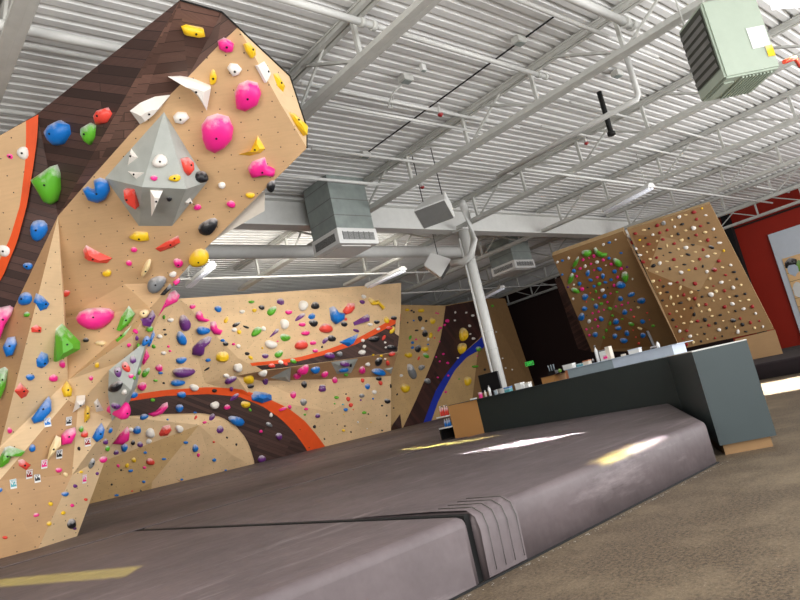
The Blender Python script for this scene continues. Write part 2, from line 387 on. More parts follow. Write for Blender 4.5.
# fluorescent strips
def strip_light(p, q, label, zr=4.4, w=.3):
    a, b = onz(*p, H+zr), onz(*q, H+zr)
    o = empty('strip_light', (a+b)/2, label, 'ceiling light', 'fluorescent strip lights')
    d = (b-a).normalized(); s = Vector((0, 0, 1)).cross(d)*w/2
    def body(bm):
        prof = [(-1, 0), (1, 0), (.5, .12), (-.5, .12)]
        A = [bm.verts.new(a+s*i+Vector((0, 0, j))) for i, j in prof]; B = [bm.verts.new(b+s*i+Vector((0, 0, j))) for i, j in prof]
        bm.faces.new(A); bm.faces.new(B[::-1])
        for k in range(4): bm.faces.new((A[k], B[k], B[(k+1) % 4], A[(k+1) % 4]))
    quick('housing', body, 'white_plastic', o)
    for t in (-.45, .45):
        quick('tube', lambda bm: tube(bm, [a+s*t+d*.05-Vector((0, 0, .02)), b+s*t-d*.05-Vector((0, 0, .02))], .035, 8), 'tube_glow', o)
    for t in (.1, .9): quick('hanger', lambda bm: tube(bm, [a.lerp(b, t)+Vector((0, 0, .1)), a.lerp(b, t)+Vector((0, 0, HD-H-zr))], .01, 6), 'steel_grey', o)
strip_light((605, 212), (652, 187), 'white strip light hanging left of the right training board')
strip_light((368, 287), (404, 270), 'white strip light hanging above the middle of the back wall')
strip_light((480, 300), (503, 288), 'white strip light just right of the column, far back', 4.2)
strip_light((188, 287), (213, 266), 'strip light hanging above the left end of the back wall', 4.4, .18)

# ducts
def duct(c0, c1, z0, z1, label, ddz, ins=.03):
    o = empty('air_duct', ((c0[0]+c1[0])/2, (c0[1]+c1[1])/2, z1), label, 'air duct', None)
    x0, y0 = c0; x1, y1 = c1
    def shaft(bm): box(bm, (x0+ins, y0+ins, z0+ddz), (x1-ins, y1-ins, z1))
    def seams(bm):
        for z in [z0+ddz+.3+.38*k for k in range(int((z1-z0-ddz)/.38)+1)]:
            if z < z1: box(bm, (x0+ins-.005, y0+ins-.005, z), (x1-ins+.005, y1-ins+.005, z+.015))
    quick('duct_shaft', shaft, 'galvanised', o); quick('seam', seams, 'grille_grey', o)
    quick('diffuser_box', lambda bm: (box(bm, (x0, y0, z0), (x1, y1, z0+ddz), bev=.015),), 'white_plastic', o)
    for face in ('y', 'x'):
        def gr(bm, face=face):
            n = 12
            for k in range(n):
                if face == 'y':
                    zz = z0+ddz*.25+ddz*.5*k/n; box(bm, (x0+.12, y0-.012, zz), (x1-.1, y0+.01, zz+ddz*.022))
                    if k % 2 == 0: xx = x0+.12+(x1-x0-.22)*k/n; box(bm, (xx, y0-.013, z0+ddz*.25), (xx+.015, y0+.01, z0+ddz*.77))
                else:
                    zz = z0+ddz*.25+ddz*.5*k/n; box(bm, (x0-.012, y0+.12, zz), (x0+.01, y1-.12, zz+ddz*.022))
        quick('grille', gr, 'grille_grey', o)
    quick('bottom_panel', lambda bm: box(bm, (x0+.14, y0+.14, z0-.015), (x1-.14, y1-.14, z0+.01)), 'white_plastic', o)
A = onz(340, 243, H+3.85); B = onz(380, 243, H+3.85); Cc = onz(312, 258, H+3.85)
duct((A.x, A.y), (B.x, Cc.y), A.z, HD, 'large galvanised air duct with white diffuser hanging right of the tower', .36)
A = onz(516, 268, H+4.2); B = onz(537, 267, H+4.2); Cc = onz(489, 277.5, H+4.2)
duct((A.x, A.y), (B.x, Cc.y), A.z, HD, 'smaller galvanised air duct with white diffuser right of the column', .32)

# unit heater
zb = H+3.3; c = [onz(702, 103, zb), onz(726, 78, zb), onz(781, 67, zb)]
u = (c[2]-c[1]); v = (c[0]-c[1]); v = v - u*(v.dot(u)/u.dot(u)); D = c[1]+u+v
zt = zb+1.12
ht = empty('unit_heater', (c[1]+D)/2, 'large grey green unit heater hanging at the top right', 'heater')
def hb(bm):
    fs = prism(bm, [c[1], c[1]+u, D, c[1]+v], zb, zt)
    bmesh.ops.bevel(bm, geom=list(bm.edges), offset=.025, segments=2, affect='EDGES')
quick('casing', hb, 'heater_green', ht)
vn = v.normalized(); un = u.normalized(); out = -un
def louv(bm):
    for k in range(7):
        z = zb+.2+k*.118
        a0 = c[1]+v*.08+out*.02; b0 = c[1]+v*.92+out*.02
        pts = [Vector((a0.x, a0.y, z)), Vector((b0.x, b0.y, z)), Vector((b0.x, b0.y, z+.05))+out*.012, Vector((a0.x, a0.y, z+.05))+out*.012]
        bm.faces.new([bm.verts.new(q) for q in pts]); bm.faces.new([bm.verts.new(q+Vector((0, 0, .012))) for q in pts[::-1]])
quick('louvre', louv, 'grille_grey', ht)
def lb(bm):
    a0 = c[1]+v*.06+out*.012; b0 = c[1]+v*.94+out*.012
    bm.faces.new([bm.verts.new(q) for q in (Vector((a0.x, a0.y, zb+.16)), Vector((b0.x, b0.y, zb+.16)), Vector((b0.x, b0.y, zt-.06)), Vector((a0.x, a0.y, zt-.06)))])
quick('louvre_opening', lb, 'dark_grill', ht)
def face_sheet(name, s0, s1, z0, z1, m, off=.008):
    a0 = c[1]+u*s0; b0 = c[1]+u*s1; n = -vn*off
    quick(name, lambda bm: bm.faces.new([bm.verts.new(Vector((q.x, q.y, z))+n) for q, z in ((a0, z0), (b0, z0), (b0, z1), (a0, z1))]), m, ht)
face_sheet('instruction_sticker', .62, .95, zb+.32, zb+.62, 'white_plastic'); face_sheet('warning_sticker', .84, .97, zb+.17, zb+.33, 'hold_y', .012)
def bot(bm):
    for k in range(9):
        t = .35+k*.065; a0 = c[1]+u*t+v*.08; b0 = c[1]+u*t+v*.92
        bar(bm, (a0.x, a0.y, zb-.012), (b0.x, b0.y, zb-.012), .022, .02)
    a0 = c[1]+u*.15+v*.2; b0 = c[1]+u*.15+v*.8; bar(bm, (a0.x, a0.y, zb-.01), (b0.x, b0.y, zb-.01), .14, .015)
quick('bottom_rib', bot, 'heater_green', ht)
for q in (c[1]+u*.1+v*.1, c[1]+u*.9+v*.1, D-v*.1-u*.1, c[1]+v*.9+u*.1): quick('hanging_rod', lambda bm: tube(bm, [Vector((q.x, q.y, zt-.02)), Vector((q.x, q.y, HD))], .012, 6), 'steel_grey', ht)
gp = [onz(784, 62, zb+.1), onz(795, 58, zb+.15), onz(800, 66, zb+.1), onz(830, 60, zb+.1)]
quick('gas_pipe', lambda bm: tube(bm, gp, .03, 8), 'hold_r', label='reddish gas pipe fitting beside the unit heater', cat='pipe')
quick('window_1', lambda bm: bm.faces.new([bm.verts.new(onz(x, y, HD-.02)) for x, y in ((762, -30), (830, -30), (830, 4), (772, 10))]), 'sky_glow', kind='structure')

# speakers
def speaker(p, z, size, ang, label):
    c = onz(*p, z); o = empty('loudspeaker', c, label, 'speaker', 'white ceiling speakers')
    M3 = Matrix.Rotation(ang, 3, 'Z') @ Matrix.Rotation(.75, 3, 'X')
    w, h, d = size
    def tr(x, y, z): return c + M3 @ Vector((x, y, z))
    def body(bm):
        f = [bm.verts.new(tr(x*w/2, -d/2, z*h/2)) for x, z in ((-1, -1), (1, -1), (1, 1), (-1, 1))]
        b = [bm.verts.new(tr(x*w*.33, d/2, z*h*.36)) for x, z in ((-1, -1), (1, -1), (1, 1), (-1, 1))]
        bm.faces.new(f); bm.faces.new(b[::-1])
        for k in range(4): bm.faces.new((f[k], b[k], b[(k+1) % 4], f[(k+1) % 4]))
        bmesh.ops.recalc_face_normals(bm, faces=bm.faces); bmesh.ops.bevel(bm, geom=list(bm.edges), offset=.02, segments=2, affect='EDGES')
    quick('cabinet', body, 'white_plastic', o)
    quick('grille', lambda bm: bm.faces.new([bm.verts.new(tr(x*w*.46, -d/2-.008, z*h*.46)) for x, z in ((-1, -1), (1, -1), (1, 1), (-1, 1))]), 'grille_grey', o)
    for x in (-1, 1): quick('hanger', lambda bm: tube(bm, [tr(x*w*.3, .05, h*.3), Vector((tr(x*w*.3, .05, h*.3).x, tr(x*w*.3, .05, h*.3).y, HD))], .01, 6), 'black_rubber', o)
speaker((436, 208), HC-.55, (.78, .5, .55), -1.2, 'white loudspeaker hanging left of the column head, nearer one')
speaker((437, 265), HC-.75, (.62, .6, .62), .75, 'white loudspeaker hanging below the beam, farther one')

# ================================================================== MATS
MT = .4
def pad(name, lo, hi, label, grp, bev=.06, extra=None):
    bm = bmesh.new(); box(bm, lo, hi)
    es = [e for e in bm.edges if max(v.co.z for v in e.verts) > hi[2]-.01]
    bmesh.ops.bevel(bm, geom=es, offset=bev, segments=5, affect='EDGES', profile=.5)
    o = link(name, bm, 'vinyl', None, False)
    for p in o.data.polygons: p.use_smooth = abs(p.normal.z) < .98 and p.area < 3
    return tag(o, label, 'crash mat', grp)
G = 'grey brown vinyl crash mats'
pad('crash_mat', (-7.4, 2.93, 0), (2.85, 8.77, MT), 'grey brown crash mat in the left foreground below the tower', G)
bm = bmesh.new()
poly = [(2.9, 2.93), (6.14, 2.93), (9.02, 4.72), (9.3, 8.6), (9.28, 8.77), (2.9, 8.77)]
prism(bm, poly, 0, MT)
es = [e for e in bm.edges if max(v.co.z for v in e.verts) > MT-.01 and min(v.co.z for v in e.verts) > MT-.01] + [e for e in bm.edges if abs(e.verts[0].co.z-e.verts[1].co.z) > .1]
bmesh.ops.bevel(bm, geom=es, offset=.06, segments=5, affect='EDGES', profile=.5)
o = link('crash_mat', bm, 'vinyl'); tag(o, 'large grey brown crash mat in front of the dark desk', 'crash mat', G)
for p in o.data.polygons: p.use_smooth = abs(p.normal.z) < .98 and p.area < 3
bm = bmesh.new(); prism(bm, [(-7.4, 8.83), (9.1, 8.83), (9.1, 9.75), (13.6, 9.75), (13.6, 12.2), (16.8, 12.2), (16.8, 17.15), (-7.4, 17.15)], 0, MT)
bmesh.ops.bevel(bm, geom=[e for e in bm.edges if min(v.co.z for v in e.verts) > MT-.01], offset=.03, segments=3, affect='EDGES')
tag(link('crash_mat', bm, 'vinyl'), 'long grey brown crash mat between tower and back wall', 'crash mat', G)
# raised wedge mat along the back walls
bm = bmesh.new()
prof = [(17.2, MT+.01), (17.9, .52), (19.85, .58), (19.85, 0), (17.2, 0)]
L = [bm.verts.new((3.2, y, z)) for y, z in prof]; R = [bm.verts.new((22.5, y, z)) for y, z in prof]
bm.faces.new(L); bm.faces.new(R[::-1])
for k in range(5): bm.faces.new((L[k], R[k], R[(k+1) % 5], L[(k+1) % 5]))
tag(link('wedge_mat', bm, 'vinyl'), 'raised grey mat along the foot of the back wall', 'crash mat')
# fabric bridge over the front seam
def flap(bm):
    prof = [(2.918, .02), (2.905, .3), (2.925, .375), (2.99, .415), (3.3, .418), (4.2, .403)]
    xs = [2.9+.36*k/12 for k in range(13)]
    g = [[bm.verts.new((x+(.05 if j > 3 else 0)*0, y-(.005 if (i % 3 == 1 and j < 4) else 0), z+(.003 if i % 3 == 1 else 0))) for j, (y, z) in enumerate(prof)] for i, x in enumerate(xs)]
    for i in range(12):
        for j in range(5): bm.faces.new((g[i][j], g[i][j+1], g[i+1][j+1], g[i+1][j]))
fl = quick('seam_flap', flap, 'vinyl', smooth=True, label='stitched fabric flap folded over the front mat seam', cat='mat flap')
quick('stitch_line', lambda bm: [tube(bm, [(x, 2.905, .05), (x, 2.896, .3), (x, 2.918, .38), (x, 2.99, .42), (x, 3.3, .421)], .0025, 5) for x in (2.96, 3.05, 3.14, 3.23)], 'dark_grill', fl)
quick('seam_gap_shade', lambda bm: (box(bm, (2.853, 2.97, 0), (2.897, 8.76, MT-.004)),), 'black_rubber', label='gap shade as a black strip in the seam between the two front crash mats', cat='seam')  # black box stands in for the shade inside the mat gap
quick('seam_gap_shade', lambda bm: (box(bm, (-7, 8.775, 0), (9.0, 8.825, MT-.004)),), 'black_rubber', label='gap shade as a black strip in the long seam in front of the tower foot', cat='seam')
# gap shade drawn as a black line, and chalky dust along the front edge
quick('base_gap_line', lambda bm: (box(bm, (-7.4, 2.918, 0), (6.15, 2.935, .012)),), 'black_rubber', kind='structure')
def dust(bm):
    rr = random.Random(3)
    for k in range(260):
        x = rr.uniform(1, 6.3); y = 2.88-abs(rr.gauss(0, .02)); s = rr.uniform(.003, .009)
        q = [bm.verts.new((x+s*math.cos(t*2.1), y+s*math.sin(t*2.1), .004+ (s if t == 3 else 0))) for t in range(3)]; bm.faces.new(q)
quick('chalk_crumbs', dust, 'white_plastic', label='white chalk crumbs along the foot of the front mat', cat='chalk', kind='stuff')

# ================================================================== DESK
dk = empty('reception_desk', (9.3, 6.6, 0), 'long dark grey reception desk with an angled end panel', 'desk')
e0 = Vector((6.5, 3.03)); ed = Vector((.855, .519)).normalized(); pn = Vector((.519, -.855)).normalized()
L_ = 3.15; wd = .51
arm = [e0, e0+pn*wd, e0+pn*wd+ed*(L_+.35), e0+ed*L_]
quick('angled_panel', lambda bm: prism(bm, arm, .1, 1.035), 'desk_grey', dk)
arm2 = [e0+ed*.04+pn*.03, e0+pn*(wd-.05)+ed*.04, e0+pn*(wd-.05)+ed*(L_+.3), e0+ed*L_+pn*.03]
quick('toe_kick', lambda bm: prism(bm, arm2, 0, .1), 'ply_brown_shaded', dk)
quick('countertop', lambda bm: prism(bm, arm, 1.035, 1.046), 'steel_white', dk)
quick('countertop', lambda bm: prism(bm, [(9.16, 4.9), (10.0, 4.9), (10.0, 9.35), (9.25, 9.35)], 1.0355, 1.045), 'desk_grey', dk)
quick('front_panel', lambda bm: prism(bm, [(9.12, 4.5), (9.9, 4.9), (9.9, 8.62), (9.3, 8.62)], 0, 1.035), 'desk_dark', dk)
wp = quick('wood_end_panel', lambda bm: prism(bm, [(9.3, 8.625), (9.9, 8.625), (9.9, 9.33), (9.22, 9.33)], 0, 1.034), 'ply_plain', dk)
# shelf unit at the far end of the desk
sh = empty('shelf_unit', (9.5, 9.6, 0), 'small open shelf unit at the left end of the desk', 'shelf')
def shl(bm):
    for z in (.62, .84): box(bm, (9.15, 9.36, z), (9.7, 9.66, z+.025))
quick('shelf', shl, 'white_plastic', sh); quick('back_panel', lambda bm: (box(bm, (9.7, 9.36, 0), (9.72, 9.66, 1.0)),), 'dark_wall', sh)
quick('upright', lambda bm: (box(bm, (9.15, 9.62, .41), (9.7, 9.66, .615))), 'black_plastic', sh)
def bottle(name, base, h, r, m, cap, label, cat='bottle', group=None):
    o = empty(name, base, label, cat, group)
    quick('body', lambda bm: tube(bm, [base, base+Vector((0, 0, h*.7)), base+Vector((0, 0, h*.82)), base+Vector((0, 0, h*.88))], [r, r, r*.45, r*.4], 14), m, o)
    quick('cap', lambda bm: tube(bm, [base+Vector((0, 0, h*.88)), base+Vector((0, 0, h))], r*.5, 12), cap, o)
for k, (y) in enumerate((9.41, 9.47, 9.54, 9.6)):
    bottle('bottle', Vector((9.25, y, .865)), .2, .024, 'hold_r', 'white_plastic' if k % 2 else 'hold_k', 'red bottle on the top shelf at the left desk end', group='red bottles on the upper shelf')
for k, (y) in enumerate((9.42, 9.48, 9.55)):
    bottle('bottle', Vector((9.25, y, .645)), .15, .022, 'hold_b', 'white_plastic', 'blue bottle on the lower shelf at the left desk end', group='blue bottles on the lower shelf')
# things on the front counter
CT = 1.046
mo = empty('monitor', (9.62, 8.35, CT), 'black computer monitor on the left part of the desk', 'monitor')
mc = onx(490, 384.5, 9.62)
def scr(bm): box(bm, (9.60, mc.y-.27, mc.z-.12), (9.64, mc.y+.24, mc.z+.22), bev=.008)
quick('screen', scr, 'black_plastic', mo)
quick('stand', lambda bm: (box(bm, (9.64, mc.y-.03, CT+.01), (9.67, mc.y+.03, mc.z)), box(bm, (9.56, mc.y-.1, CT), (9.74, mc.y+.1, CT+.012))), 'black_plastic', mo)
def cup(p, r, h, m, label, cat='cup', X=9.5, top=1.15):
    b = onx(p[0], p[1], X); b.z = CT
    bm = bmesh.new(); tube(bm, [b, b+Vector((0, 0, h))], [r, r*top], 16, cap=False); tube(bm, [b+Vector((0, 0, h)), b+Vector((0, 0, .01))], [r*top*.88, r*.85], 16, cap=False)
    bm.faces.new([bm.verts.new(b+Vector((math.cos(t*PI/8)*r, math.sin(t*PI/8)*r, .004))) for t in range(16)])
    tag(link('cup', bm, m), label, cat)
def carton(p, w, d, h, m, label, cat='box', X=9.55, z0=None, name='carton', lid=None):
    b = onx(p[0], p[1], X); b.z = CT if z0 is None else z0
    o = empty(name, b, label, cat)
    quick('body', lambda bm: (box(bm, b-Vector((d/2, w/2, 0)), b+Vector((d/2, w/2, h)), bev=.006),), m, o)
    if lid: quick('lid', lambda bm: (box(bm, b+Vector((-d/2-.004, -w/2-.004, h)), b+Vector((d/2+.004, w/2+.004, h+.025)), bev=.004),), lid, o)
carton((473, 397), .1, .1, .03, 'white_plastic', 'low white dish at the left end of the desk', 'dish', name='dish')
cup((480, 393), .035, .11, 'hold_p', 'pinkish cup on the desk left of the monitor')
bottle('spray_bottle', Vector((9.35, onx(485, 392, 9.35).y, CT)), .12, .022, 'off_white', 'white_plastic', 'small white bottle on the desk by the monitor', 'bottle')
bottle('spray_bottle', Vector((9.35, onx(489.5, 391, 9.35).y, CT)), .2, .026, 'white_plastic', 'grille_grey', 'taller white bottle in front of the monitor', 'bottle')
cup((495, 390), .03, .08, 'counter_grey', 'grey cup in front of the monitor')
carton((508, 388), .13, .1, .07, 'hold_t', 'teal box on the desk right of the monitor', lid='hold_b')
carton((520, 386), .14, .12, .09, 'white_plastic', 'white box on the desk right of the teal box', lid='white_plastic')
carton((528, 384), .09, .1, .07, 'white_plastic', 'smaller white box at the right of the white boxes', lid='off_white')
# back counter
XB = 11.2
def bc(x, y, X=XB): return onx(x, y, X)
ct = empty('back_counter', (XB, 6.6, 0), 'pale topped service counter standing behind the dark desk', 'counter')
yl = bc(569, 377).y; yr = bc(673, 350).y; ym = bc(613, 364).y; zt = bc(620, 357.5).z
quick('pale_front', lambda bm: (box(bm, (XB, yr, 0), (XB+.5, ym, zt)),), 'counter_pale', ct)
quick('grey_front', lambda bm: (box(bm, (XB+.001, ym+.001, 0), (XB+.5, yl, zt-.002)),), 'counter_grey', ct)
quick('copper_end', lambda bm: (box(bm, (XB+.002, yl+.001, 0), (XB+.5, yl+.06, zt-.004)),), 'copper', ct)
quick('top_slab', lambda bm: (box(bm, (XB-.03, yr-.12, zt), (XB+.6, yl+.05, zt+.012)),), 'counter_pale', ct)
ct2 = empty('side_counter', (XB+.1, yl+.6, 0), 'wooden side counter with a dark top left of the pale counter', 'counter')
y2 = bc(538, 372).y
quick('top_slab', lambda bm: (box(bm, (XB-.02, yl+.07, zt-.035), (XB+.6, y2, zt-.015)),), 'dark_wall', ct2)
quick('wood_panel', lambda bm: (box(bm, (XB+.02, y2-.35, 0), (XB+.55, y2-.02, zt-.036)),), 'ply_plain', ct2)
ZB = zt+.013
def on_back(px, w, h, m, label, cat, name, d=.12, lid=None, X=XB+.25, z0=None):
    b = onx(px, 505.7-.2255*px-8, X); z = z0 or ZB
    o = empty(name, (b.x, b.y, z), label, cat)
    quick('body', lambda bm: (box(bm, (b.x-d/2, b.y-w/2, z), (b.x+d/2, b.y+w/2, z+h), bev=.006),), m, o)
    if lid: quick('lid', lambda bm: (box(bm, (b.x-d/2-.004, b.y-w/2-.004, z+h), (b.x+d/2+.004, b.y+w/2+.004, z+h+.02)),), lid, o)
def bot_back(px, h, r, m, cap, label, z0=None, name='bottle'):
    b = onx(px, 505.7-.2255*px-8, XB+.2); b.z = z0 or ZB; bottle(name, b, h, r, m, cap, label)
ZS = zt-.014
b = onx(553, 372, XB+.25)
co = empty('cutlery_caddy', (b.x, b.y, ZS), 'dark caddy holding silver utensils on the side counter', 'caddy')
quick('body', lambda bm: (box(bm, (b.x-.06, b.y-.09, ZS), (b.x+.06, b.y+.09, ZS+.07)),), 'black_plastic', co)
quick('utensil', lambda bm: [tube(bm, [(b.x-.03+.02*(k % 3), b.y-.07+.02*k, ZS+.05), (b.x-.03+.02*(k % 3), b.y-.08+.023*k, ZS+.2)], .008, 6) for k in range(8)], 'counter_grey', co)
bq = onx(560, 371, XB+.2); quick('tennis_ball', lambda bm: bmesh.ops.create_uvsphere(bm, u_segments=16, v_segments=10, radius=.04, matrix=Matrix.Translation((bq.x, bq.y, ZS+.04))), 'hold_l', smooth=True, label='yellow green ball beside the utensil caddy', cat='ball')
on_back(570, .24, .08, 'white_plastic', 'wide white carton on the counter left end', 'box', 'carton', lid='white_plastic', z0=None)
on_back(580.5, .1, .06, 'hold_t', 'teal box beside the wide white carton', 'box', 'carton')
on_back(588, .13, .07, 'off_white', 'low cream box with things on top', 'box', 'carton', lid='copper')
bot_back(594, .1, .02, 'hold_k', 'hold_k', 'small dark bottle left of the tall white bottle')
bot_back(599, .33, .033, 'white_plastic', 'hold_k', 'tall white bottle with a black cap on the counter')
on_back(606, .14, .19, 'white_plastic', 'white box with pink pattern beside the tall bottle', 'box', 'carton', lid='hold_k')
on_back(611.5, .09, .25, 'off_white', 'tall white and lilac package leaning right of the pink box', 'package', 'package')
on_back(624, .05, .04, 'off_white', 'tiny white jar in the middle of the pale counter', 'jar', 'jar')
on_back(636, .22, .07, 'white_plastic', 'low white tray on the pale counter', 'tray', 'tray', lid='poster_white')
on_back(655, .1, .05, 'hold_k', 'black card reader base near the right end of the counter', 'card reader', 'card_reader')
q1, q2 = onx(647, 331, XB+.25), onx(655, 349, XB+.25)
quick('tablet', lambda bm: bar(bm, q1, q2, .09, .02), 'black_plastic', label='tilted black tablet on the right end of the pale counter', cat='tablet')
bot_back(659, .12, .03, 'white_plastic', 'grille_grey', 'short white bottle at the right end of the counter')
pn_ = (onx(606, 360, XB+.18))
quick('pink_label', lambda bm: (box(bm, (XB+.17, pn_.y-.04, ZB+.03), (XB+.188, pn_.y+.04, ZB+.1)),), 'hold_p', label='pink printed panel on the white box', cat='label')

# ================================================================== RIGHT SIDE: poster, exit sign, boards
pc = [onx(x, y, 30.33) for x, y in ((768, 235), (868, 213), (868, 330), (800, 331))]
tl = pc[0]; zbot = onx(800, 330, 30.33).z; yR = tl.y-4.0
po = empty('wall_poster', (30.35, tl.y-2, tl.z), 'large pale poster with a plank picture on the red wall', 'poster')
quick('sheet', lambda bm: (box(bm, (30.3, yR, zbot-1.5), (30.36, tl.y, tl.z)),), 'poster_white', po)
t2 = onx(782, 259, 30.28)
pw = quick('plank_picture', lambda bm: (box(bm, (30.27, yR+.4, zbot-1), (30.3, t2.y, t2.z)), setuv(bm)), 'poster_wood', po)
for k in range(14): quick('plank_line', lambda bm: (box(bm, (30.266, yR+.4, t2.z-.3-.36*k), (30.272, t2.y, t2.z-.28-.36*k)),), 'ply_brown_shaded', pw)
q = onx(792, 266, 30.26)
def blobp(c, w, h, x0, seed):
    def fn(bm):
        rr = random.Random(seed); n = 12
        vs = [bm.verts.new((x0, c.y+math.cos(2*PI*k/n)*w*rr.uniform(.7, 1.1), c.z+math.sin(2*PI*k/n)*h*rr.uniform(.7, 1.1))) for k in range(n)]; bm.faces.new(vs)
    return fn
quick('black_shape', blobp(q+Vector((0, 0, .12)), .3, .24, 30.262, 4), 'hold_k', pw)
quick('lilac_shape', blobp(q-Vector((0, 0, .18)), .22, .26, 30.258, 5), 'counter_pale', pw)
quick('green_shape', blobp(onx(800, 266, 30.26), .14, .26, 30.26, 6), 'hold_l', pw)
quick('white_shape', blobp(onx(799, 290, 30.26), .25, .4, 30.26, 7), 'white_plastic', pw)
ex = onw(529.5, 363.5, 26)
eo = empty('exit_sign', ex, 'small glowing green exit sign on the dark back wall', 'exit sign')
fcu = bpy.data.curves.new('exit_lettering', 'FONT'); fcu.body = 'EXIT'; fcu.size = .12; fcu.align_x = 'CENTER'; fcu.align_y = 'CENTER'; fcu.extrude = .01; fcu.offset = .005
fo = bpy.data.objects.new('lettering', fcu); C.objects.link(fo); fcu.materials.append(MATS['exit_green'])
rotE = Matrix.Rotation(-yaw, 4, 'Z') @ Matrix.Rotation(PI/2, 4, 'X')
fo.matrix_world = Matrix.Translation(ex) @ rotE
bpy.context.view_layer.update()
me = bpy.data.meshes.new_from_object(fo); bpy.data.objects.remove(fo)
lo = bpy.data.objects.new('lettering', me); C.objects.link(lo); lo.parent = eo; lo.matrix_parent_inverse = eo.matrix_world.inverted(); lo.matrix_world = Matrix.Translation(ex-FW*.03) @ rotE
def exb(bm):
    for x in (-.38, .38): pass
    box(bm, (-.17, -.085, -.06), (.17, .085, -.02)); bm.transform(Matrix.Translation(ex) @ rotE)
quick('housing', exb, 'black_plastic', eo)
def exr(bm):
    for a, b in (((-.17, -.085), (.17, -.07)), ((-.17, .07), (.17, .085)), ((-.17, -.085), (-.155, .085)), ((.155, -.085), (.17, .085))): box(bm, (a[0], a[1], -.02), (b[0], b[1], 0))
    bm.transform(Matrix.Translation(ex) @ rotE)
quick('glowing_rim', exr, 'exit_green', eo)

# training board B (right)
zT = 4.9
TLb, TRb = onz(627, 229.5, zT), onz(710, 203.5, zT); BRb = onz(782, 353, .4); BRb = onplane(774, 329, BRb, Vector((.95, .33, 0)).normalized())
nB = (TRb-TLb).cross(BRb-TLb).normalized()
if nB.dot(EYE-TLb) < 0: nB = -nB
BLb = onplane(681, 349, TLb, nB)
def slab(name, pts, n, th, mat, parent, edge='ply_edge', uvdir=None):
    bm = bmesh.new(); a = [bm.verts.new(p) for p in pts]; b = [bm.verts.new(p-n*th) for p in pts]; k = len(pts)
    f = bm.faces.new(a); bm.faces.new(b[::-1]).material_index = 1
    for i in range(k): bm.faces.new((a[i], b[i], b[(i+1) % k], a[(i+1) % k])).material_index = 1
    bmesh.ops.recalc_face_normals(bm, faces=bm.faces); setuv(bm)
    bm.verts.index_update(); off = len(BVHV); BVHV.extend([v.co.copy() for v in bm.verts[:]][:k]); BVHF.append(list(range(off, off+k)))
    return link(name, bm, [mat, edge], parent)
bB = empty('training_board', BLb, 'tall leaning plywood training board at right beside the red wall', 'climbing board')
slab('board_face', [TLb, TRb, BRb, BLb], nB, .22, 'ply_board', bB)
surfB = lambda x, y: onplane(x, y, TLb, nB)
inlay('light_panel', [(661, 236), (722, 251), (699, 292), (648, 271)], surfB, 'ply_board_light', bB, .006)
inlay('dark_panel', [(632, 235), (661, 236), (648, 271), (699, 292), (684, 345), (678, 343)], surfB, 'ply_board_dark', bB, .005)
kb = empty('kicker_panel', onz(782, 353, .4), 'low plywood kicker panel under the right training board', 'kicker panel')
kn = Vector((.95, .33, 0)).normalized()
P1, P2, P3, P4 = onplane(735, 339, BRb, kn), onplane(775, 329.5, BRb, kn), onplane(783, 353.5, BRb, kn), onplane(735, 363, BRb, kn)
slab('kicker_face', [P1, P2, P3, P4], -kn, .1, 'ply_board', kb)
# board A (left)
TLa, TRa = onz(552, 256, zT), onz(623, 231, zT); BLa = onw(592, 352, (TLa-EYE).dot(FW)+2.3)
nA = (TRa-TLa).cross(BLa-TLa).normalized()
if nA.dot(EYE-TLa) < 0: nA = -nA
BRa = onplane(681, 350, TLa, nA)
bA = empty('training_board', BLa, 'leaning plywood training board with green and blue holds, left of the red and black one', 'climbing board')
slab('board_face', [TLa, TRa, BRa, BLa], nA, .2, 'ply_board', bA)
surfA = lambda x, y: onplane(x, y, TLa, nA)
inlay('dark_panel', [(592, 250), (626, 268), (612, 308), (584, 293), (570, 268)], surfA, 'ply_board_dark', bA, .006)
inlay('dark_panel', [(612, 309), (649, 330), (655, 346), (600, 350)], surfA, 'ply_board_dark', bA, .006)
fr = [onw(554.5, 279, 22.4), onw(561, 277, 22.4), onw(592, 352, 24), onw(578, 349, 24)]
quick('side_frame', lambda bm: (bm.faces.new([bm.verts.new(p) for p in fr]), setuv(bm)), 'walnut', bA)
# mats under the boards
m0, m1 = onz(755, 380, 0), onz(800, 369, 0)
pad('crash_mat', (16.9, 2.5, 0), (26.5, 7.4, .38), 'dark crash mat under the right training board', G, .05).data.materials[0] = MATS['cloth_dark']
pad('crash_mat', (17.0, 7.42, 0), (26.5, 16, .38), 'dark crash mat under the left training board, behind the desk', G, .05).data.materials[0] = MATS['cloth_dark']

# ================================================================== BACK WALL 1
W1 = {}
def addY(dd_, **k):
    for n_, (x, y, Y) in k.items(): dd_[n_] = ony(x, y, Y)
addY(W1, t0=(120, 303, 17.7), t1=(180, 298.5, 17.6), t2=(308, 290, 17.5), t4=(401, 283, 17.4), b0=(238, 358, 18.12), r1=(401, 306, 17.8), l3=(398, 352, 18.25),
     l2=(292, 367, 18.25), l1=(262, 371, 18.3), l0=(236, 376, 18.5), k0=(120, 392, 18.75), k1=(205, 383, 18.75), n1=(262, 381, 19.1), n2=(330, 379, 19.1), n3=(391, 376, 19.1),
     e0=(250, 396, 19.0), g0=(120, 511, 20.0), g1=(180, 496, 20.0), g2=(255, 477, 20.0), g3=(330, 458, 20.0), g4=(391, 442, 20.0), q1=(330, 412, 19.4), u0=(60, 527, 20.1), u1=(60, 400, 19.2), u2=(60, 310, 17.9))
w1 = empty('climbing_wall', (9, 20, .5), 'wide plywood bouldering wall with orange and walnut stripes at the back', 'climbing wall')
facets('upper_panel', W1, [('t1', 't2', 'b0'), ('t2', 't4', 'r1', 'b0'), ('b0', 'r1', 'l3', 'l2', 'l1')], 'ply_wall', w1)
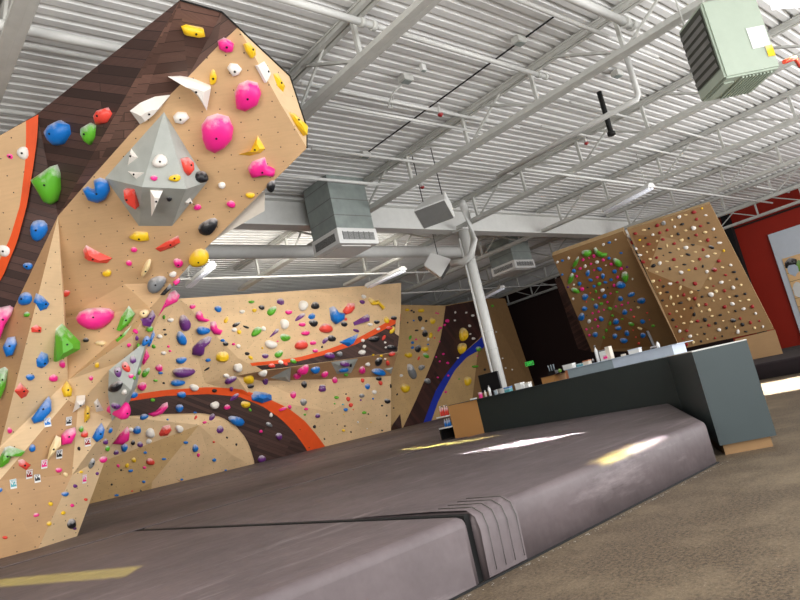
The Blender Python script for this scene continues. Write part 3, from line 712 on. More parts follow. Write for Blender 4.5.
facets('left_panel', W1, [('t0', 't1', 'b0', 'k1', 'k0'), ('b0', 'l1', 'l0', 'k1'), ('t0', 'k0', 'u1', 'u2')], 'ply_wall', w1)
facets('ledge_underside', W1, [('l1', 'l2', 'n1'), ('l2', 'l3', 'n3', 'n2'), ('l2', 'n2', 'n1'), ('l1', 'n1', 'l0')], 'ply_shaded', w1)  # shade under the ledge also put into the darker plywood colour
facets('lower_panel', W1, [('k0', 'k1', 'l0', 'e0'), ('l0', 'n1', 'e0'), ('n1', 'n2', 'q1', 'e0'), ('n2', 'n3', 'g4', 'q1'), ('e0', 'q1', 'g3', 'g2'), ('q1', 'g4', 'g3'), ('k0', 'e0', 'g2', 'g1'), ('k0', 'g1', 'g0'), ('k0', 'g0', 'u0', 'u1')], 'ply_wall', w1)
# right return and top thickness
def ret(bm):
    pts = [W1['t4'], W1['r1'], W1['l3'], W1['n3'], W1['g4']]
    a = [bm.verts.new(p) for p in pts]; b = [bm.verts.new(p+Vector((-.35, .3, 0))) for p in pts]
    for i in range(4): bm.faces.new((a[i], a[i+1], b[i+1], b[i]))
    a = [bm.verts.new(W1[k]) for k in ('t0', 't1', 't2', 't4')]; b = [bm.verts.new(W1[k]+Vector((0, .4, 0))) for k in ('t0', 't1', 't2', 't4')]
    for i in range(3): bm.faces.new((a[i], a[i+1], b[i+1], b[i]))
quick('wall_edge', ret, 'ply_edge', w1)
# ================================================================== WALL 2
W2 = {}
addY(W2, a=(380, 304.5, 20.0), b=(445, 305.5, 20.3), c=(484, 298.5, 20.5), d=(505, 298.5, 20.9), e=(370, 446, 20.9), f=(415, 434, 20.8), g=(470, 420, 20.9), h=(540, 402, 21.3))
w2 = empty('climbing_wall', (22, 21, .5), 'farther bouldering wall with walnut band and blue stripe left of the column', 'climbing wall')
facets('left_panel', W2, [('a', 'b', 'f', 'e'), ('b', 'c', 'g', 'f')], 'ply_far', w2)
facets('right_panel', W2, [('c', 'd', 'h', 'g')], 'ply_brown_shaded', w2)  # dim light on this panel put into its darker plywood colour

NW1 = len(BVHV)
# ================================================================== TOWER
T = {}
pw3 = [(238, 27, 7.3), (307, 148, 8.5), (58, 216, 8.3)]
def planefit(p):
    (x0, y0, w0), (x1, y1, w1_), (x2, y2, w2_) = p
    a, b, c_ = 1/w0, 1/w1_-1/w0, 1/w2_-1/w0
    dx1, dy1, dx2, dy2 = x1-x0, y1-y0, x2-x0, y2-y0; det = dx1*dy2-dx2*dy1
    B = (b*dy2-c_*dy1)/det; Cc = (dx1*c_-dx2*b)/det
    return lambda x, y: 1/(a+B*(x-x0)+Cc*(y-y0))
pm = planefit(pw3)
def tv(k, x, y, w=None): T[k] = onw(x, y, w if w else pm(x, y))
tv('P0', 180, 0, 6.75); tv('P1', 222, 12, 7.2); tv('P2', 238, 27); tv('P3', 290, 76, 8.15); tv('P4', 307, 128, 8.6); tv('P5', 307, 148); tv('cr1', 262, 70); tv('cr2', 280, 103)
tv('w1', 217, 47); tv('w2', 188, 77); tv('w3', 132, 132); tv('w4', 92, 177); tv('K', 58, 216)
tv('E0', 285, 170); tv('E1', 262, 192); tv('E2', 217, 237); tv('E3', 192, 262); tv('c', 174, 283)
tv('a', 66, 318); tv('b', 124, 284); tv('e', 150, 308, 9.4); tv('d', 158, 317, 9.6); tv('f', 133, 335, 9.2); tv('g', 68, 380, 9.3); tv('h', 133, 358, 9.42); tv('i', 109, 370, 9.25); tv('j', 147, 346, 9.6)
tv('k', 78, 406, 9.38); tv('m', 68, 400, 9.25); tv('n', 0, 480, 8.55); tv('o', 0, 447, 8.68); tv('t', 72, 475, 9.35); tv('u', 131, 398, 9.95); tv('v', 107, 455, 10.05); tv('i2', 112, 420, 9.7)
T['q'] = onz(0, 559, .395); T['r'] = onz(38, 549, .395); T['s'] = onz(77, 536.5, .395); tv('x', 87, 508, 10.1)
tv('L1', 37, 114, 7.9); tv('L0', -70, 175, 8.0); tv('L2', -70, 440, 8.9); tv('L3', 0, 337, 8.6); tv('n2', -70, 520, 8.05); tv('o2', -70, 500, 8.1); T['q2'] = onz(-70, 580, .395)
tw = empty('climbing_tower', (2.2, 10.8, .4), 'tall overhanging plywood climbing tower with walnut side at the left', 'climbing wall')
facets('walnut_panel', T, [('P0', 'L1', 'K'), ('L1', 'L0', 'L3', 'K'), ('L0', 'L2', 'L3')], 'walnut', tw)  # shaded side of the crease, shade put into the darker walnut
facets('walnut_panel', T, [('P0', 'P1', 'w2'), ('P1', 'P2', 'w1', 'w2'), ('P0', 'w2', 'w3'), ('P0', 'w3', 'w4'), ('P0', 'w4', 'K')], 'walnut_b', tw)
facets('plywood_head', T, [('P2', 'cr1', 'cr2', 'P5', 'E0', 'E1', 'E2', 'E3', 'c', 'e', 'b', 'a', 'K', 'w4', 'w3', 'w2', 'w1')], 'ply_tower', tw)
facets('plywood_side', T, [('P2', 'P3', 'cr1'), ('cr1', 'P3', 'P4', 'cr2'), ('cr2', 'P4', 'P5')], 'ply_pale', tw)
facets('shaded_panel', T, [('K', 'L3', 'o'), ('L3', 'L2', 'o2', 'o')], 'ply_shaded', tw)  # facet in shade, darkened through its plywood colour
facets('pale_panel', T, [('K', 'o', 'g'), ('K', 'g', 'a'), ('o', 'n', 'm', 'g'), ('o', 'o2', 'n2', 'n')], 'ply_pale', tw)  # bright facet, its light put into a paler plywood tone
facets('middle_panel', T, [('a', 'b', 'e', 'f', 'g'), ('e', 'c', 'd'), ('e', 'd', 'j', 'f'), ('f', 'j', 'h')], 'ply_tower', tw)
facets('lower_panel', T, [('m', 'n', 't', 'k'), ('n', 'q', 'r', 't'), ('n', 'n2', 'q2', 'q')], 'ply_lower', tw)  # facet shading put into a darker plywood tone
facets('corner_panel', T, [('g', 'f', 'h', 'i', 'k', 'm'), ('k', 'i', 'i2', 'v', 't'), ('t', 'v', 'x', 's', 'r')], 'ply_pale', tw)
facets('corner_panel', T, [('i', 'h', 'j', 'u', 'i2'), ('i2', 'u', 'v')], 'ply_pale', tw)
def towerback(bm):
    ring = ['L0', 'L1', 'P0', 'P1', 'P2', 'P3', 'P4', 'P5', 'E0', 'E1', 'E2', 'E3', 'c', 'd', 'j', 'u', 'v', 'x', 's']
    a = [bm.verts.new(T[k]) for k in ring]; b = [bm.verts.new(T[k]+Vector((-.35, 1.1, -.1 if T[k].z > 1 else 0))) for k in ring]
    for i in range(len(ring)-1): bm.faces.new((a[i], a[i+1], b[i+1], b[i]))
    for f in bm.faces: f.normal_update()
    setuv(bm)
quick('back_edge', towerback, 'walnut', tw)
# edge trim along the top of the walnut
quick('edge_strip', lambda bm: [tube(bm, [T[a]+(EYE-T[a]).normalized()*.01, T[b]+(EYE-T[b]).normalized()*.01], .009, 6) for a, b in (('P0', 'P1'), ('P1', 'P2'), ('P2', 'P3'), ('P3', 'P4'), ('P4', 'P5'))], 'black_rubber', tw)
BV = BVHTree.FromPolygons(BVHV, BVHF)
def hit(x, y):
    d = ray(x, y).normalized(); loc, n, i, dist = BV.ray_cast(EYE, d)
    if loc is None: return None, None
    if n.dot(EYE-loc) < 0: n = -n
    return loc, n
BV1 = BVHTree.FromPolygons([v.copy() for v in BVHV[:NW1]], [f for f in BVHF if max(f) < NW1])
def surf1(x, y):
    l, n, i, dd = BV1.ray_cast(EYE, ray(x, y).normalized())
    return l if l is not None else ony(x, y, 19.6)
def surf(x, y, fb=9.0):
    l, n = hit(x, y)
    return l if l is not None else onw(x, y, fb)
tw_l = lambda x, y: surf(max(x, -60), y)
def wl(x, y): return onplane(x, y, T['L1'], (T['L0']-T['L1']).cross(T['L3']-T['L1']).normalized())
# orange stripe and plywood field on the left walnut side
strip('orange_stripe', [(26, 121), (26, 140), (25, 165), (20, 205), (10, 238), (-4, 268), (-30, 310)], [(38.5, 114.5), (37, 140), (33, 168), (27, 205), (17, 242), (3, 276), (-24, 320)], wl, 'orange_paint', tw)
strip('plywood_field', [(-66, 172), (-66, 200), (-66, 230), (-66, 260), (-66, 285), (-66, 300), (-60, 330)], [(26, 121), (26, 140), (25, 165), (20, 205), (10, 238), (-4, 268), (-30, 310)], wl, 'ply_tower', tw)
# stripes on the back walls
strip('orange_stripe', [(250, 363), (280, 360), (300, 357), (326, 350), (356, 339), (380, 326), (401, 313.5)], [(252, 366), (280, 363.5), (300, 361), (326, 354.5), (356, 344.5), (378, 333), (400.5, 321)], surf1, 'orange_paint', w1)
strip('walnut_band', [(256, 366), (280, 363.5), (300, 361), (326, 354.5), (356, 344.5), (378, 333), (400.5, 321)], [(262, 370), (280, 368), (292, 366.5), (320, 362.5), (350, 358.5), (378, 354.5), (397.5, 351.5)], surf1, 'walnut', w1)
OU = [(100, 400), (130, 395), (165, 390), (210, 387), (240, 389), (265, 397), (288, 408), (304, 420), (316, 434), (327, 449)]
OL = [(100, 406), (130, 401), (165, 396), (210, 394), (240, 397), (262, 406), (280, 418), (293, 431), (303, 444), (309, 454)]
WL = [(100, 420), (127, 416), (165, 414), (202, 413), (222, 417), (236, 426), (246, 438), (251, 450), (254, 460), (255, 467)]
strip('orange_stripe', OU, OL, surf1, 'orange_paint', w1); strip('walnut_band', OL, WL, surf1, 'walnut', w1, .012)
# walnut corner at foot
inlay('walnut_band', [(389, 432), (393, 424), (400, 414), (402, 431)], surf1, 'walnut_far', w2)
WB = [(445.5, 306), (443, 325), (440, 341), (433, 360), (426, 377), (416, 400), (402, 430)]
BU = [(484, 299), (483, 318), (481, 337), (461, 355), (446, 374), (436, 390), (423, 424)]
BLo = [(484.5, 330), (483, 348), (467, 357), (455, 370), (445, 388), (438, 402), (431, 422)]
strip('walnut_band', WB, BU, surf1, 'walnut_far', w2)
BU2 = [(484, 335), (481, 338), (461, 355), (446, 374), (436, 390), (430, 405), (423, 424)]
strip('blue_stripe', BU2, [(486, 345), (483, 348), (467, 357), (455, 370), (445, 388), (438, 402), (431, 422)], surf1, 'blue_paint', w2)
# folded plywood bump at the lower left of the back wall
Bp = {}
def bump(k, x, y, off=0):
    p = surf1(x, y); Bp[k] = p + (EYE-p).normalized()*off
bump('a', 100, 422, .05); bump('b', 127, 417, .04); bump('c', 200, 414.5, .04); bump('d', 222, 419, .04); bump('e', 238, 431, .04); bump('f', 250, 452, .04); bump('g', 253.5, 466, .04)
bump('h', 80, 516, .05); bump('h2', 150, 500, .05); bump('h3', 215, 484, .05); bump('h4', 255, 474, .05); bump('r', 199, 425, .22); bump('s', 152, 482, .12); bump('l', 104, 461, .1); bump('w', 232, 455, .15); bump('x', 215, 474, .06)
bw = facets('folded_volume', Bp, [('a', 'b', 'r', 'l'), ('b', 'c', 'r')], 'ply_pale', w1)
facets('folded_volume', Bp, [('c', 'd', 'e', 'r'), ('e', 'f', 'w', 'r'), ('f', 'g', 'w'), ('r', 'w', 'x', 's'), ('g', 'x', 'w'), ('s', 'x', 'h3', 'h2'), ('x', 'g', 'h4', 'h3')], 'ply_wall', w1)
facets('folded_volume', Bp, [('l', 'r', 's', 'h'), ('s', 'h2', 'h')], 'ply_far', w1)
BV = BVHTree.FromPolygons(BVHV, BVHF)
for (x0, y0, x1, y1) in ((199, 428, 216, 440), (180, 447, 200, 462), (161, 470, 180, 482)):
    p0, p1 = surf1(x0, y0), surf1(x1, y1); o_ = (EYE-p0).normalized()*.03
    quick('groove_shadow', lambda bm: bar(bm, p0+o_, p1+o_, .12, .03), 'ply_shaded', w1)  # thin dark bars draw the shadow lines of the wood cracks

# ------------------------------------------------------------------ volumes
def volume(name, base, ridge, faces, mat, label, lift=.4, holes=False):
    V = {}
    for i, (x, y) in enumerate(base): V[i] = surf(x, y)
    for j, (x, y, s) in enumerate(ridge): p = surf(x, y); V['r%d' % j] = p + (EYE-p).normalized()*lift*s
    return facets(name, V, faces, mat, None, True, label=label, cat='climbing volume', group='climbing volumes')
volume('climbing_volume', [(164, 112), (105, 178), (139, 226), (172, 226), (207, 182)], [(142, 187, 1), (186, 189, 1)],
       [(0, 1, 'r0'), (0, 'r0', 'r1'), (0, 'r1', 4), (1, 2, 'r0'), ('r0', 2, 3, 'r1'), ('r1', 3, 4)], 'grey_volume', 'large grey faceted diamond volume on the tower head', .5)
V = {0: onw(109, 370, 9.15), 1: onw(136, 349, 9.28), 2: onw(147, 339, 9.45), 3: onw(137, 385, 9.7), 4: onw(130, 401, 9.8), 5: onw(112, 421, 9.6), 6: onw(108, 395, 9.3), 'r': onw(131, 390, 9.15)}
facets('climbing_volume', V, [(0, 1, 'r'), (1, 2, 'r'), (2, 3, 'r'), (3, 4, 'r'), (4, 5, 'r'), (5, 6, 'r'), (6, 0, 'r')], 'grey_volume', None, True, label='pale grey volume on the right edge of the tower base', cat='climbing volume', group='climbing volumes')
volume('climbing_volume', [(270, 378), (291, 367), (290, 382)], [(285, 377, 1)], [(0, 1, 'r0'), (1, 2, 'r0'), (2, 0, 'r0')], 'grey_volume', 'small grey triangular volume at the left of the back wall ledge', .2)
volume('climbing_volume', [(331, 362), (358, 358.5), (351, 373), (337, 374)], [(345, 368, 1)], [(0, 1, 'r0'), (1, 2, 'r0'), (2, 3, 'r0'), (3, 0, 'r0')], 'grey_volume', 'pale grey volume in the middle of the back wall ledge', .15)
volume('climbing_volume', [(384, 369), (393, 367), (391, 374)], [(390, 370, 1)], [(0, 1, 'r0'), (1, 2, 'r0'), (2, 0, 'r0')], 'grey_volume', 'tiny grey volume at the right end of the back wall ledge', .1)
BV = BVHTree.FromPolygons(BVHV, BVHF)
V = {0: onw(265, 191, 8.95), 1: onw(264.5, 211, 9.1), 2: onw(240, 225, 9.15), 3: onw(214, 240, 9.2), 4: onw(240, 205, 9.0), 5: onw(245, 210, 10.0)}
facets('climbing_volume', V, [(0, 1, 2, 3, 4)], 'off_white', None, False, label='white triangular volume poking out under the tower edge', cat='climbing volume', group='climbing volumes')
# ================================================================== CLIMBING HOLDS
HOLDS = []   # (kind, colour, region, outline px, style)
def ell(x, y, rx, ry, ang=0):
    rr = random.Random(int(x*31+y*17)); n = 14 if max(rx, ry) > 4 else 9; a = math.radians(ang); out = []
    p1, p2 = rr.uniform(0, 6.28), rr.uniform(0, 6.28)
    for k in range(n):
        t = 2*PI*k/n; s = 1+.1*math.sin(2*t+p1)+.07*math.sin(3*t+p2)
        u_, v_ = math.cos(t)*rx*s, math.sin(t)*ry*s; out.append((x+u_*math.cos(a)-v_*math.sin(a), y+u_*math.sin(a)+v_*math.cos(a)))
    return out
def E_(region, ox, oy, sc_, txt, style='d'):
    for row in txt.strip().split(';'):
        f = row.split()
        if not f: continue
        st = style
        if f[-1] in ('f', 'd', 'o', 'b'): st = f.pop()
        c_ = f[0]; v = [float(q_) for q_ in f[1:]]
        x, y = ox+v[0]/sc_, oy+v[1]/sc_
        HOLDS.append((c_, region, ell(x, y, v[2]/sc_, v[3]/sc_, v[4] if len(v) > 4 else 0), st))
def P_(region, ox, oy, sc_, txt):
    for row in txt.strip().split(';'):
        f = row.split()
        if not f: continue
        v = [float(q_) for q_ in f[2:]]
        HOLDS.append((f[0], region, [(ox+v[i]/sc_, oy+v[i+1]/sc_) for i in range(0, len(v), 2)], f[1]))
TW, TL_, B1, B2, BA, BB = 'the tower head', 'the tower base', 'the back wall', 'the far back wall', 'the left training board', 'the right training board'
P_(TW, 0, 0, 4, '''b d 195 525 215 495 245 480 280 500 285 535 260 575 235 583 210 560;
g d 330 510 365 490 385 500 380 550 365 580 345 565 330 535; r d 385 465 400 440 435 430 450 455 430 490 395 500''')
P_(TW, 0, 130, 4, '''g d 125 200 155 180 205 145 230 138 243 170 243 240 225 285 205 300 180 290 150 240;
b d 330 235 350 225 372 238 385 222 375 200 400 190 430 200 441 235 425 270 390 287 350 275;
r f 345 460 400 490 448 512 430 530 340 510 333 480; y b 515 425 545 405 590 408 597 435 560 440 530 432; r f 620 475 660 450 712 422 720 450 690 470 640 487;
w f 525 75 552 110 512 140; w f 512 165 578 170 545 195; r d 720 115 745 108 768 130 770 165 755 183 735 165; r f 495 240 540 235 543 318 515 300 498 270; w f 600 240 650 242 605 345;
w f 728 285 755 262 770 290 745 297''')
P_(TW, 100, 130, 4, '''y f 555 98 600 88 630 22 660 75 640 92 600 103; p b 592 150 610 125 660 108 670 140 700 155 698 178 660 170 605 183''')
P_(TW, 130, 0, 4, '''p d 285 500 310 465 350 453 395 465 415 510 410 550 380 585 340 608 305 590 288 545; p d 418 370 435 335 470 320 510 330 525 370 510 415 460 443 425 430;
w d 388 270 400 252 430 255 448 275 435 295 410 303; w f 150 305 200 308 260 325 322 350 305 440 270 385 220 335; w f 0 440 40 410 100 385 160 378 120 430 40 493;
w d 172 465 190 447 225 450 238 470 210 495 180 488; p d 350 165 375 150 400 160 415 175 410 205 385 210 355 195; y b 205 105 225 98 290 110 297 140 270 145 215 135;
y f 460 175 475 168 500 195 503 220 490 232 472 205; w f 508 262 535 245 560 300 545 330; y f 572 295 590 292 620 345 612 367 590 345; y f 632 448 660 455 712 505 710 540 670 500''')
E_(TW, 0, 0, 1, '''w 24 153 7 6.5; p 11 156 5 3 20; p 21 202 3.5 5; w 0 202 4 5; w 5 250 7 6.5; b 39 230 8 11.5; b 28 266 4.5 3.8; p 134 249.5 3 2.6; p 129 263 3 2.8; p 178 262.5 5 4; c 146 267 3 9 25;
y 107 273 4.5 3.2; w 173 274 4 2.6; r 66 293 4 3.2; e 156.5 284 10.5 7.6 -25; k 208 226 10 7 -32; w 160 161 8.5 6.3; p 154 178 3.6 3; y 175 178 6 3.8 -15; k 201 177 5.8 6; k 169 198.5 3 2.4; p 197.5 207 3.6 3;
w 222 185 3.5 3.4; p 231 204 4.3 3.4; y 250 195 4.3 2.8; y 213 77.5 3.8 7.5 10; k 271 186 4.5 5.5; y 199 257 10 8''')
P_(TL_, 0, 260, 4, '''p d -20 200 0 190 40 180 55 190 45 220 20 260 0 315 -20 320; b f 140 170 150 135 170 145 197 175 185 195 160 203; r f 125 270 145 258 165 270 163 290 125 288; b d 10 350 30 310 60 305 68 335 50 380 25 388;
b f 145 400 165 365 190 375 195 405 165 432 148 425; r f 58 525 80 490 115 525 105 545 85 555; g f -10 440 20 428 33 440 20 510 0 555 -12 560; g f 220 270 245 248 320 325 320 355 228 405;
g f 465 280 485 225 515 182 540 215 520 250 480 285; y d 245 515 265 480 288 515 285 545 255 548; p b 620 180 650 145 700 120 720 140 710 165 660 190 635 225 617 210; p d 690 88 718 68 720 88 703 103;
v f 562 235 590 230 610 200 622 225 600 268 572 262; b f 590 345 600 300 615 280 620 300 600 345; p f 560 400 580 345 598 385 575 420; k f 640 140 680 95 690 110 660 140; g f 462 320 500 290 527 262 510 300 470 328''')
P_(TL_, 0, 400, 4, '''b b 125 75 150 40 180 0 195 -15 205 5 205 45 170 85 135 95; w f 290 50 305 5 340 0 338 15; w f 375 10 390 -6 415 42 385 48; y f 340 90 340 50 345 20 358 30 360 70;
b d 368 150 385 115 405 90 417 115 410 150 385 168; p d 245 180 245 140 265 118 300 108 305 135 285 175 255 180; c f 190 240 200 190 225 140 245 150 245 180 215 215;
g f 0 230 20 190 40 183 102 205 85 225 50 215 35 250 10 268 0 270; r f 72 240 90 235 122 260 105 280 75 262''')
E_(TL_, 0, 0, 1, '''b 26 299 5.5 7.5 15; g 27 314.5 2.8 2.8; b 30 377 4 3.4; p 62 364 3 3.8; p 53 378 4 3.8; p 95.5 318 18.5 11.5 -18; k 86 340 3.3 2.2; c 101 343 5.2 2.8; y 97 365 2.6 2.6; p 91 378 2.4 2.4;
c 144 313.5 5 4; g 150 329 3.2 3.4; p 135 331 2 2.4; v 136.5 338 1.8 2.8; p 129 345 2 2; g 138.5 345.5 1.8 2; v 118 372 4 5 -20; r 126 367 4 5.5 -25; v 133 360 3 4 -20; p 131 376 2.6 2.6; k 116.5 386 6.5 5 -20; w 124.5 392 3 2.2; b 132.5 394.5 4 3.2 -30;
v 116 405.5 5 3.2; p 124 411 4.6 10 22; v 105 441.5 3.2 3; g 107 448 2.6 3.4; g 81 429 2.5 3.2; r 84.5 434 3 4.2 30; b 110 430 1.9 3.4 15; k 79 448.5 1.6 2; p 102.5 459.5 3.2 3.8; e 91 463 2.8 5.4 15; v 97 473.5 1.6 1.6; y 81 472 1.5 1.5;
v 75 486 2.2 1.8; r 85.5 499.5 1.6 1.6; p 72 505.5 2 1.6; k 71 524 4.2 4.8; v 74.5 528.5 1.6 1.6; b 32 448 3 4; p 9.5 430.5 2.4 3; b 65 494 3 2.6; p 58.5 470 3 2.8; c 65.5 474.5 2.4 2.2; y 50.5 504 2.4 2; y 49 523.5 2.6 2.2; y 63 513 2 2;
p 36 515 2.6 2.2; r 5 537.5 3 1.5; b 0 490 2.4 2.6; b 146 341 3 6 25; g 112 334 0.1 0.1; g 139 371 2 4; g 134 378 1.6 2''')
E_(B1, 140, 260, 5, '''p 262 232 15 13; b 390 245 20 15 30; v 222 315 28 40; b 207 392 22 38 -15; b 315 352 32 22; b 205 500 28 15 -8; v 217 560 62 22 -5; p 95 540 20 17; g 28 562 13 30 30; y 415 485 32 25 f; b 340 500 14 8; w 490 538 22 20; k 335 545 16 5 -30;
g 557 210 15 8 f; y 571 252 12 9; k 608 237 15 12; v 703 208 18 18 f; g 657 255 16 30 35; w 510 258 14 10; y 430 300 9 18 20; k 480 323 22 9 -35; k 530 335 16 6 25; w 470 348 14 10; y 495 360 11 10; g 582 358 30 18 -35; w 617 343 12 12; p 742 260 16 13; w 720 320 22 24;
g 725 388 24 20 f; w 652 422 28 22; b 413 402 12 7; k 428 418 14 12; p 467 421 8 7; w 491 431 11 10; v 626 480 16 14 f; g 692 470 22 16 -30; k 535 468 13 8; y 553 488 14 8 30; y 612 440 5 5; p 688 406 5 4; w 152 300 18 10; k 122 348 8 5; k 127 372 7 6; w 97 382 16 10; g 68 432 12 9 30;
g 120 285 8 10; p 142 432 8 6; p 150 455 9 5; w 118 465 15 9; w 435 577 12 8''')
P_(B1, 140, 260, 5, '''p d 278 262 300 252 303 275 325 298 350 300 330 310 295 305 278 288; p d 350 310 372 305 375 330 392 350 412 355 400 375 370 372 350 345; v d 258 470 262 435 300 400 340 380 358 385 352 405 322 430 318 470 300 480;
v f 645 388 680 345 695 345 690 362 655 385''')
E_(B1, 90, 350, 4, '''w 592 70 17 17; y 528 27 24 22 f; y 630 112 28 17; v 562 120 24 14 -25 f; w 690 90 20 13; v 700 122 11 18; k 640 145 12 8; w 545 102 12 8; b 350 130 28 13 -8; p 207 145 18 16; b 282 92 10 5; g 262 122 9 5; k 295 132 6 4; w 415 150 17 15; b 365 178 18 13 -15; g 250 200 9 8;
b 356 232 14 17; w 498 220 17 16; p 547 228 13 11; v 578 188 22 10 -45 f; k 497 162 10 8; v 565 155 8 8; y 622 218 18 15 f; g 640 240 6 7; p 770 235 16 6 -25; w 723 260 7 9; e 715 298 14 9 20; p 683 325 7 7; v 755 345 14 14; v 685 435 16 14; b 585 283 31 20 25; v 488 268 11 16 20 f; v 520 318 15 15 f;
k 548 350 4 4; k 585 378 4 5; b 215 268 17 11; b 310 278 5 4; r 423 270 5 9 20; p 458 290 9 5; b 420 250 7 4; b 188 320 17 15; w 163 318 10 9; w 240 332 20 18; w 357 315 17 14; b 137 390 15 16; k 172 370 9 10; v 200 378 13 11 f; v 105 410 11 10 f; w 235 365 12 10 f; r 241 447 17 14; b 221 410 7 6; y 175 440 9 11;
y 148 462 8 9; p 113 463 7 7; p 218 470 7 6; b 163 483 10 6; b 215 527 8 5; b 296 436 9 5; b 383 370 9 6; b 420 392 12 15; p 433 420 6 8; b 497 440 8 7; b 543 482 5 5; b 367 518 7 4; r 293 551 6 4; k 125 480 5 4; k 87 538 5 4; k 203 563 4 3; b 107 581 9 5; r 168 564 5 3; r 495 368 5 4''')
P_(B1, 90, 350, 4, '''p d 230 255 262 245 290 215 308 208 310 225 285 255 250 268; p d 90 375 120 335 150 305 158 330 155 360 130 378; r f 275 335 290 305 318 298 325 320 310 342 280 345; b f 643 178 660 165 700 170 725 180 727 200 690 212 650 200''')
E_(B1, 260, 270, 5, '''w 213 177 23 25; k 275 178 22 17; v 200 235 30 11 -40 f; b 259 232 18 16 f; k 265 265 22 17; p 210 272 16 12; p 227 315 20 13; p 264 364 17 11; p 275 403 15 9; r 205 375 35 22 -8; r 328 292 35 22 8; r 427 246 9 7; k 420 270 16 14; v 510 160 13 10; w 518 133 12 10;
y 631 250 11 18; k 582 260 14 10 -15; k 668 240 14 12; w 550 272 12 9; w 590 295 10 8; r 645 290 16 9; y 660 300 12 20 30; v 480 303 15 8 25; v 327 352 20 12 -45 f; k 357 342 20 18; k 310 385 6 5; k 568 345 26 15; w 513 352 10 8; w 520 383 9 9; w 508 412 18 13 -25; r 618 338 8 15 25; w 625 362 6 6;
k 655 388 22 14; w 628 387 6 5; v 347 428 28 15; e 397 420 16 12; w 103 460 13 11; g 165 455 18 12 15; r 128 470 12 8; r 58 478 20 10; p 215 495 32 22 -25; p 185 525 20 20; b 275 497 28 17; p 322 518 16 19 30; v 422 467 22 12; b 418 498 26 10; k 453 475 6 10; p 510 500 16 18; k 590 455 14 24 40; w 537 470 13 12;
b 590 505 32 14; y 565 425 6 5; y 605 428 8 6; r 658 418 18 11; r 638 465 10 12; w 625 445 6 4; p 372 550 12 18; k 220 572 15 16; v 310 585 15 14; b 537 582 14 14 f; k 592 542 13 13; g 430 523 10 8; r 512 552 8 12; r 602 565 9 12''')
P_(B1, 260, 270, 5, '''b d 345 190 365 180 380 208 418 215 415 245 375 270 355 250; r b 412 205 440 165 470 165 470 190 450 215 425 223; v f 465 262 535 220 547 230 545 255 470 278; y b 538 150 545 138 562 155 590 150 600 165 625 188 612 200 595 175 560 176;
b f 395 360 490 318 460 370 440 383''')
E_(B1, 240, 350, 5, '''k 320 172 14 17; v 410 195 17 17; p 264 225 15 19; e 315 262 15 18; v 388 328 13 11; k 372 383 9 7 -45; k 422 445 4 5; w 670 210 12 10; g 482 237 13 7; r 540 245 9 13; r 553 275 10 10; b 528 298 10 9; t 514 272 6 4; g 473 268 5 4; e 608 228 12 11; v 603 250 5 5; b 665 243 5 5; g 620 313 10 8;
k 735 255 13 14 -30; k 710 278 5 5; k 733 328 4 5; k 710 402 5 4; k 768 290 4 4; k 753 180 4 10; k 787 220 3 4; y 517 402 9 6; k 524 380 5 4; k 486 373 3 3; k 555 410 4 4; y 520 322 3 3; k 460 315 3 3; k 642 320 4 4; y 655 362 3 3; w 589 360 5 5; k 530 220 4 4; p 330 295 10 7; g 324 323 6 6; p 248 285 10 10;
k 300 398 3 3; k 345 488 4 3; w 635 393 3 3; r 566 298 3 3''')
E_(B2, 380, 280, 5, '''y 203 152 13 12; k 157 153 5 5; k 168 160 5 5; y 262 205 14 16 f; k 198 193 9 14; k 230 205 6 6; w 212 242 8 8; k 225 268 16 17 f; y 252 277 8 14; k 182 252 8 5; k 138 213 4 4; b 168 203 5 4; g 150 288 6 12 25; b 162 313 8 7; b 162 338 8 7; p 180 297 5 5; k 190 343 16 20 f; y 222 345 14 16; w 240 297 5 8;
b 240 322 5 4; g 228 378 18 10 35; y 140 375 18 15; r 193 392 5 10 20; e 205 438 14 15; e 155 460 17 38 -20; w 105 478 7 8; y 123 540 20 24; k 85 573 4 4; e 235 505 15 14; y 135 150 9 8; p 280 165 4 4; p 290 168 4 4; p 335 205 9 10; p 322 225 7 7; p 300 240 10 6; p 292 252 6 6; r 272 290 4 4; p 298 308 3 4;
w 375 162 5 6; w 373 202 5 5; w 430 163 5 5; w 462 178 7 7; w 447 230 7 7; w 450 270 5 5; w 465 293 8 7; y 412 275 17 35 0 o; y 405 342 17 30 0 o; p 298 407 5 5; p 337 415 8 6; p 315 370 6 6; p 340 478 6 5; p 280 385 4 4; w 388 390 5 5; g 490 345 13 12; g 473 433 14 7; y 435 505 16 22; k 523 448 6 6; w 580 260 5 4; w 612 392 5 4;
w 627 440 5 4; w 660 448 5 4; p 328 560 6 6; p 288 487 5 5; w 535 190 4 4; k 548 250 8 12; g 560 130 9 7; p 485 380 3 3; g 395 495 4 4''')
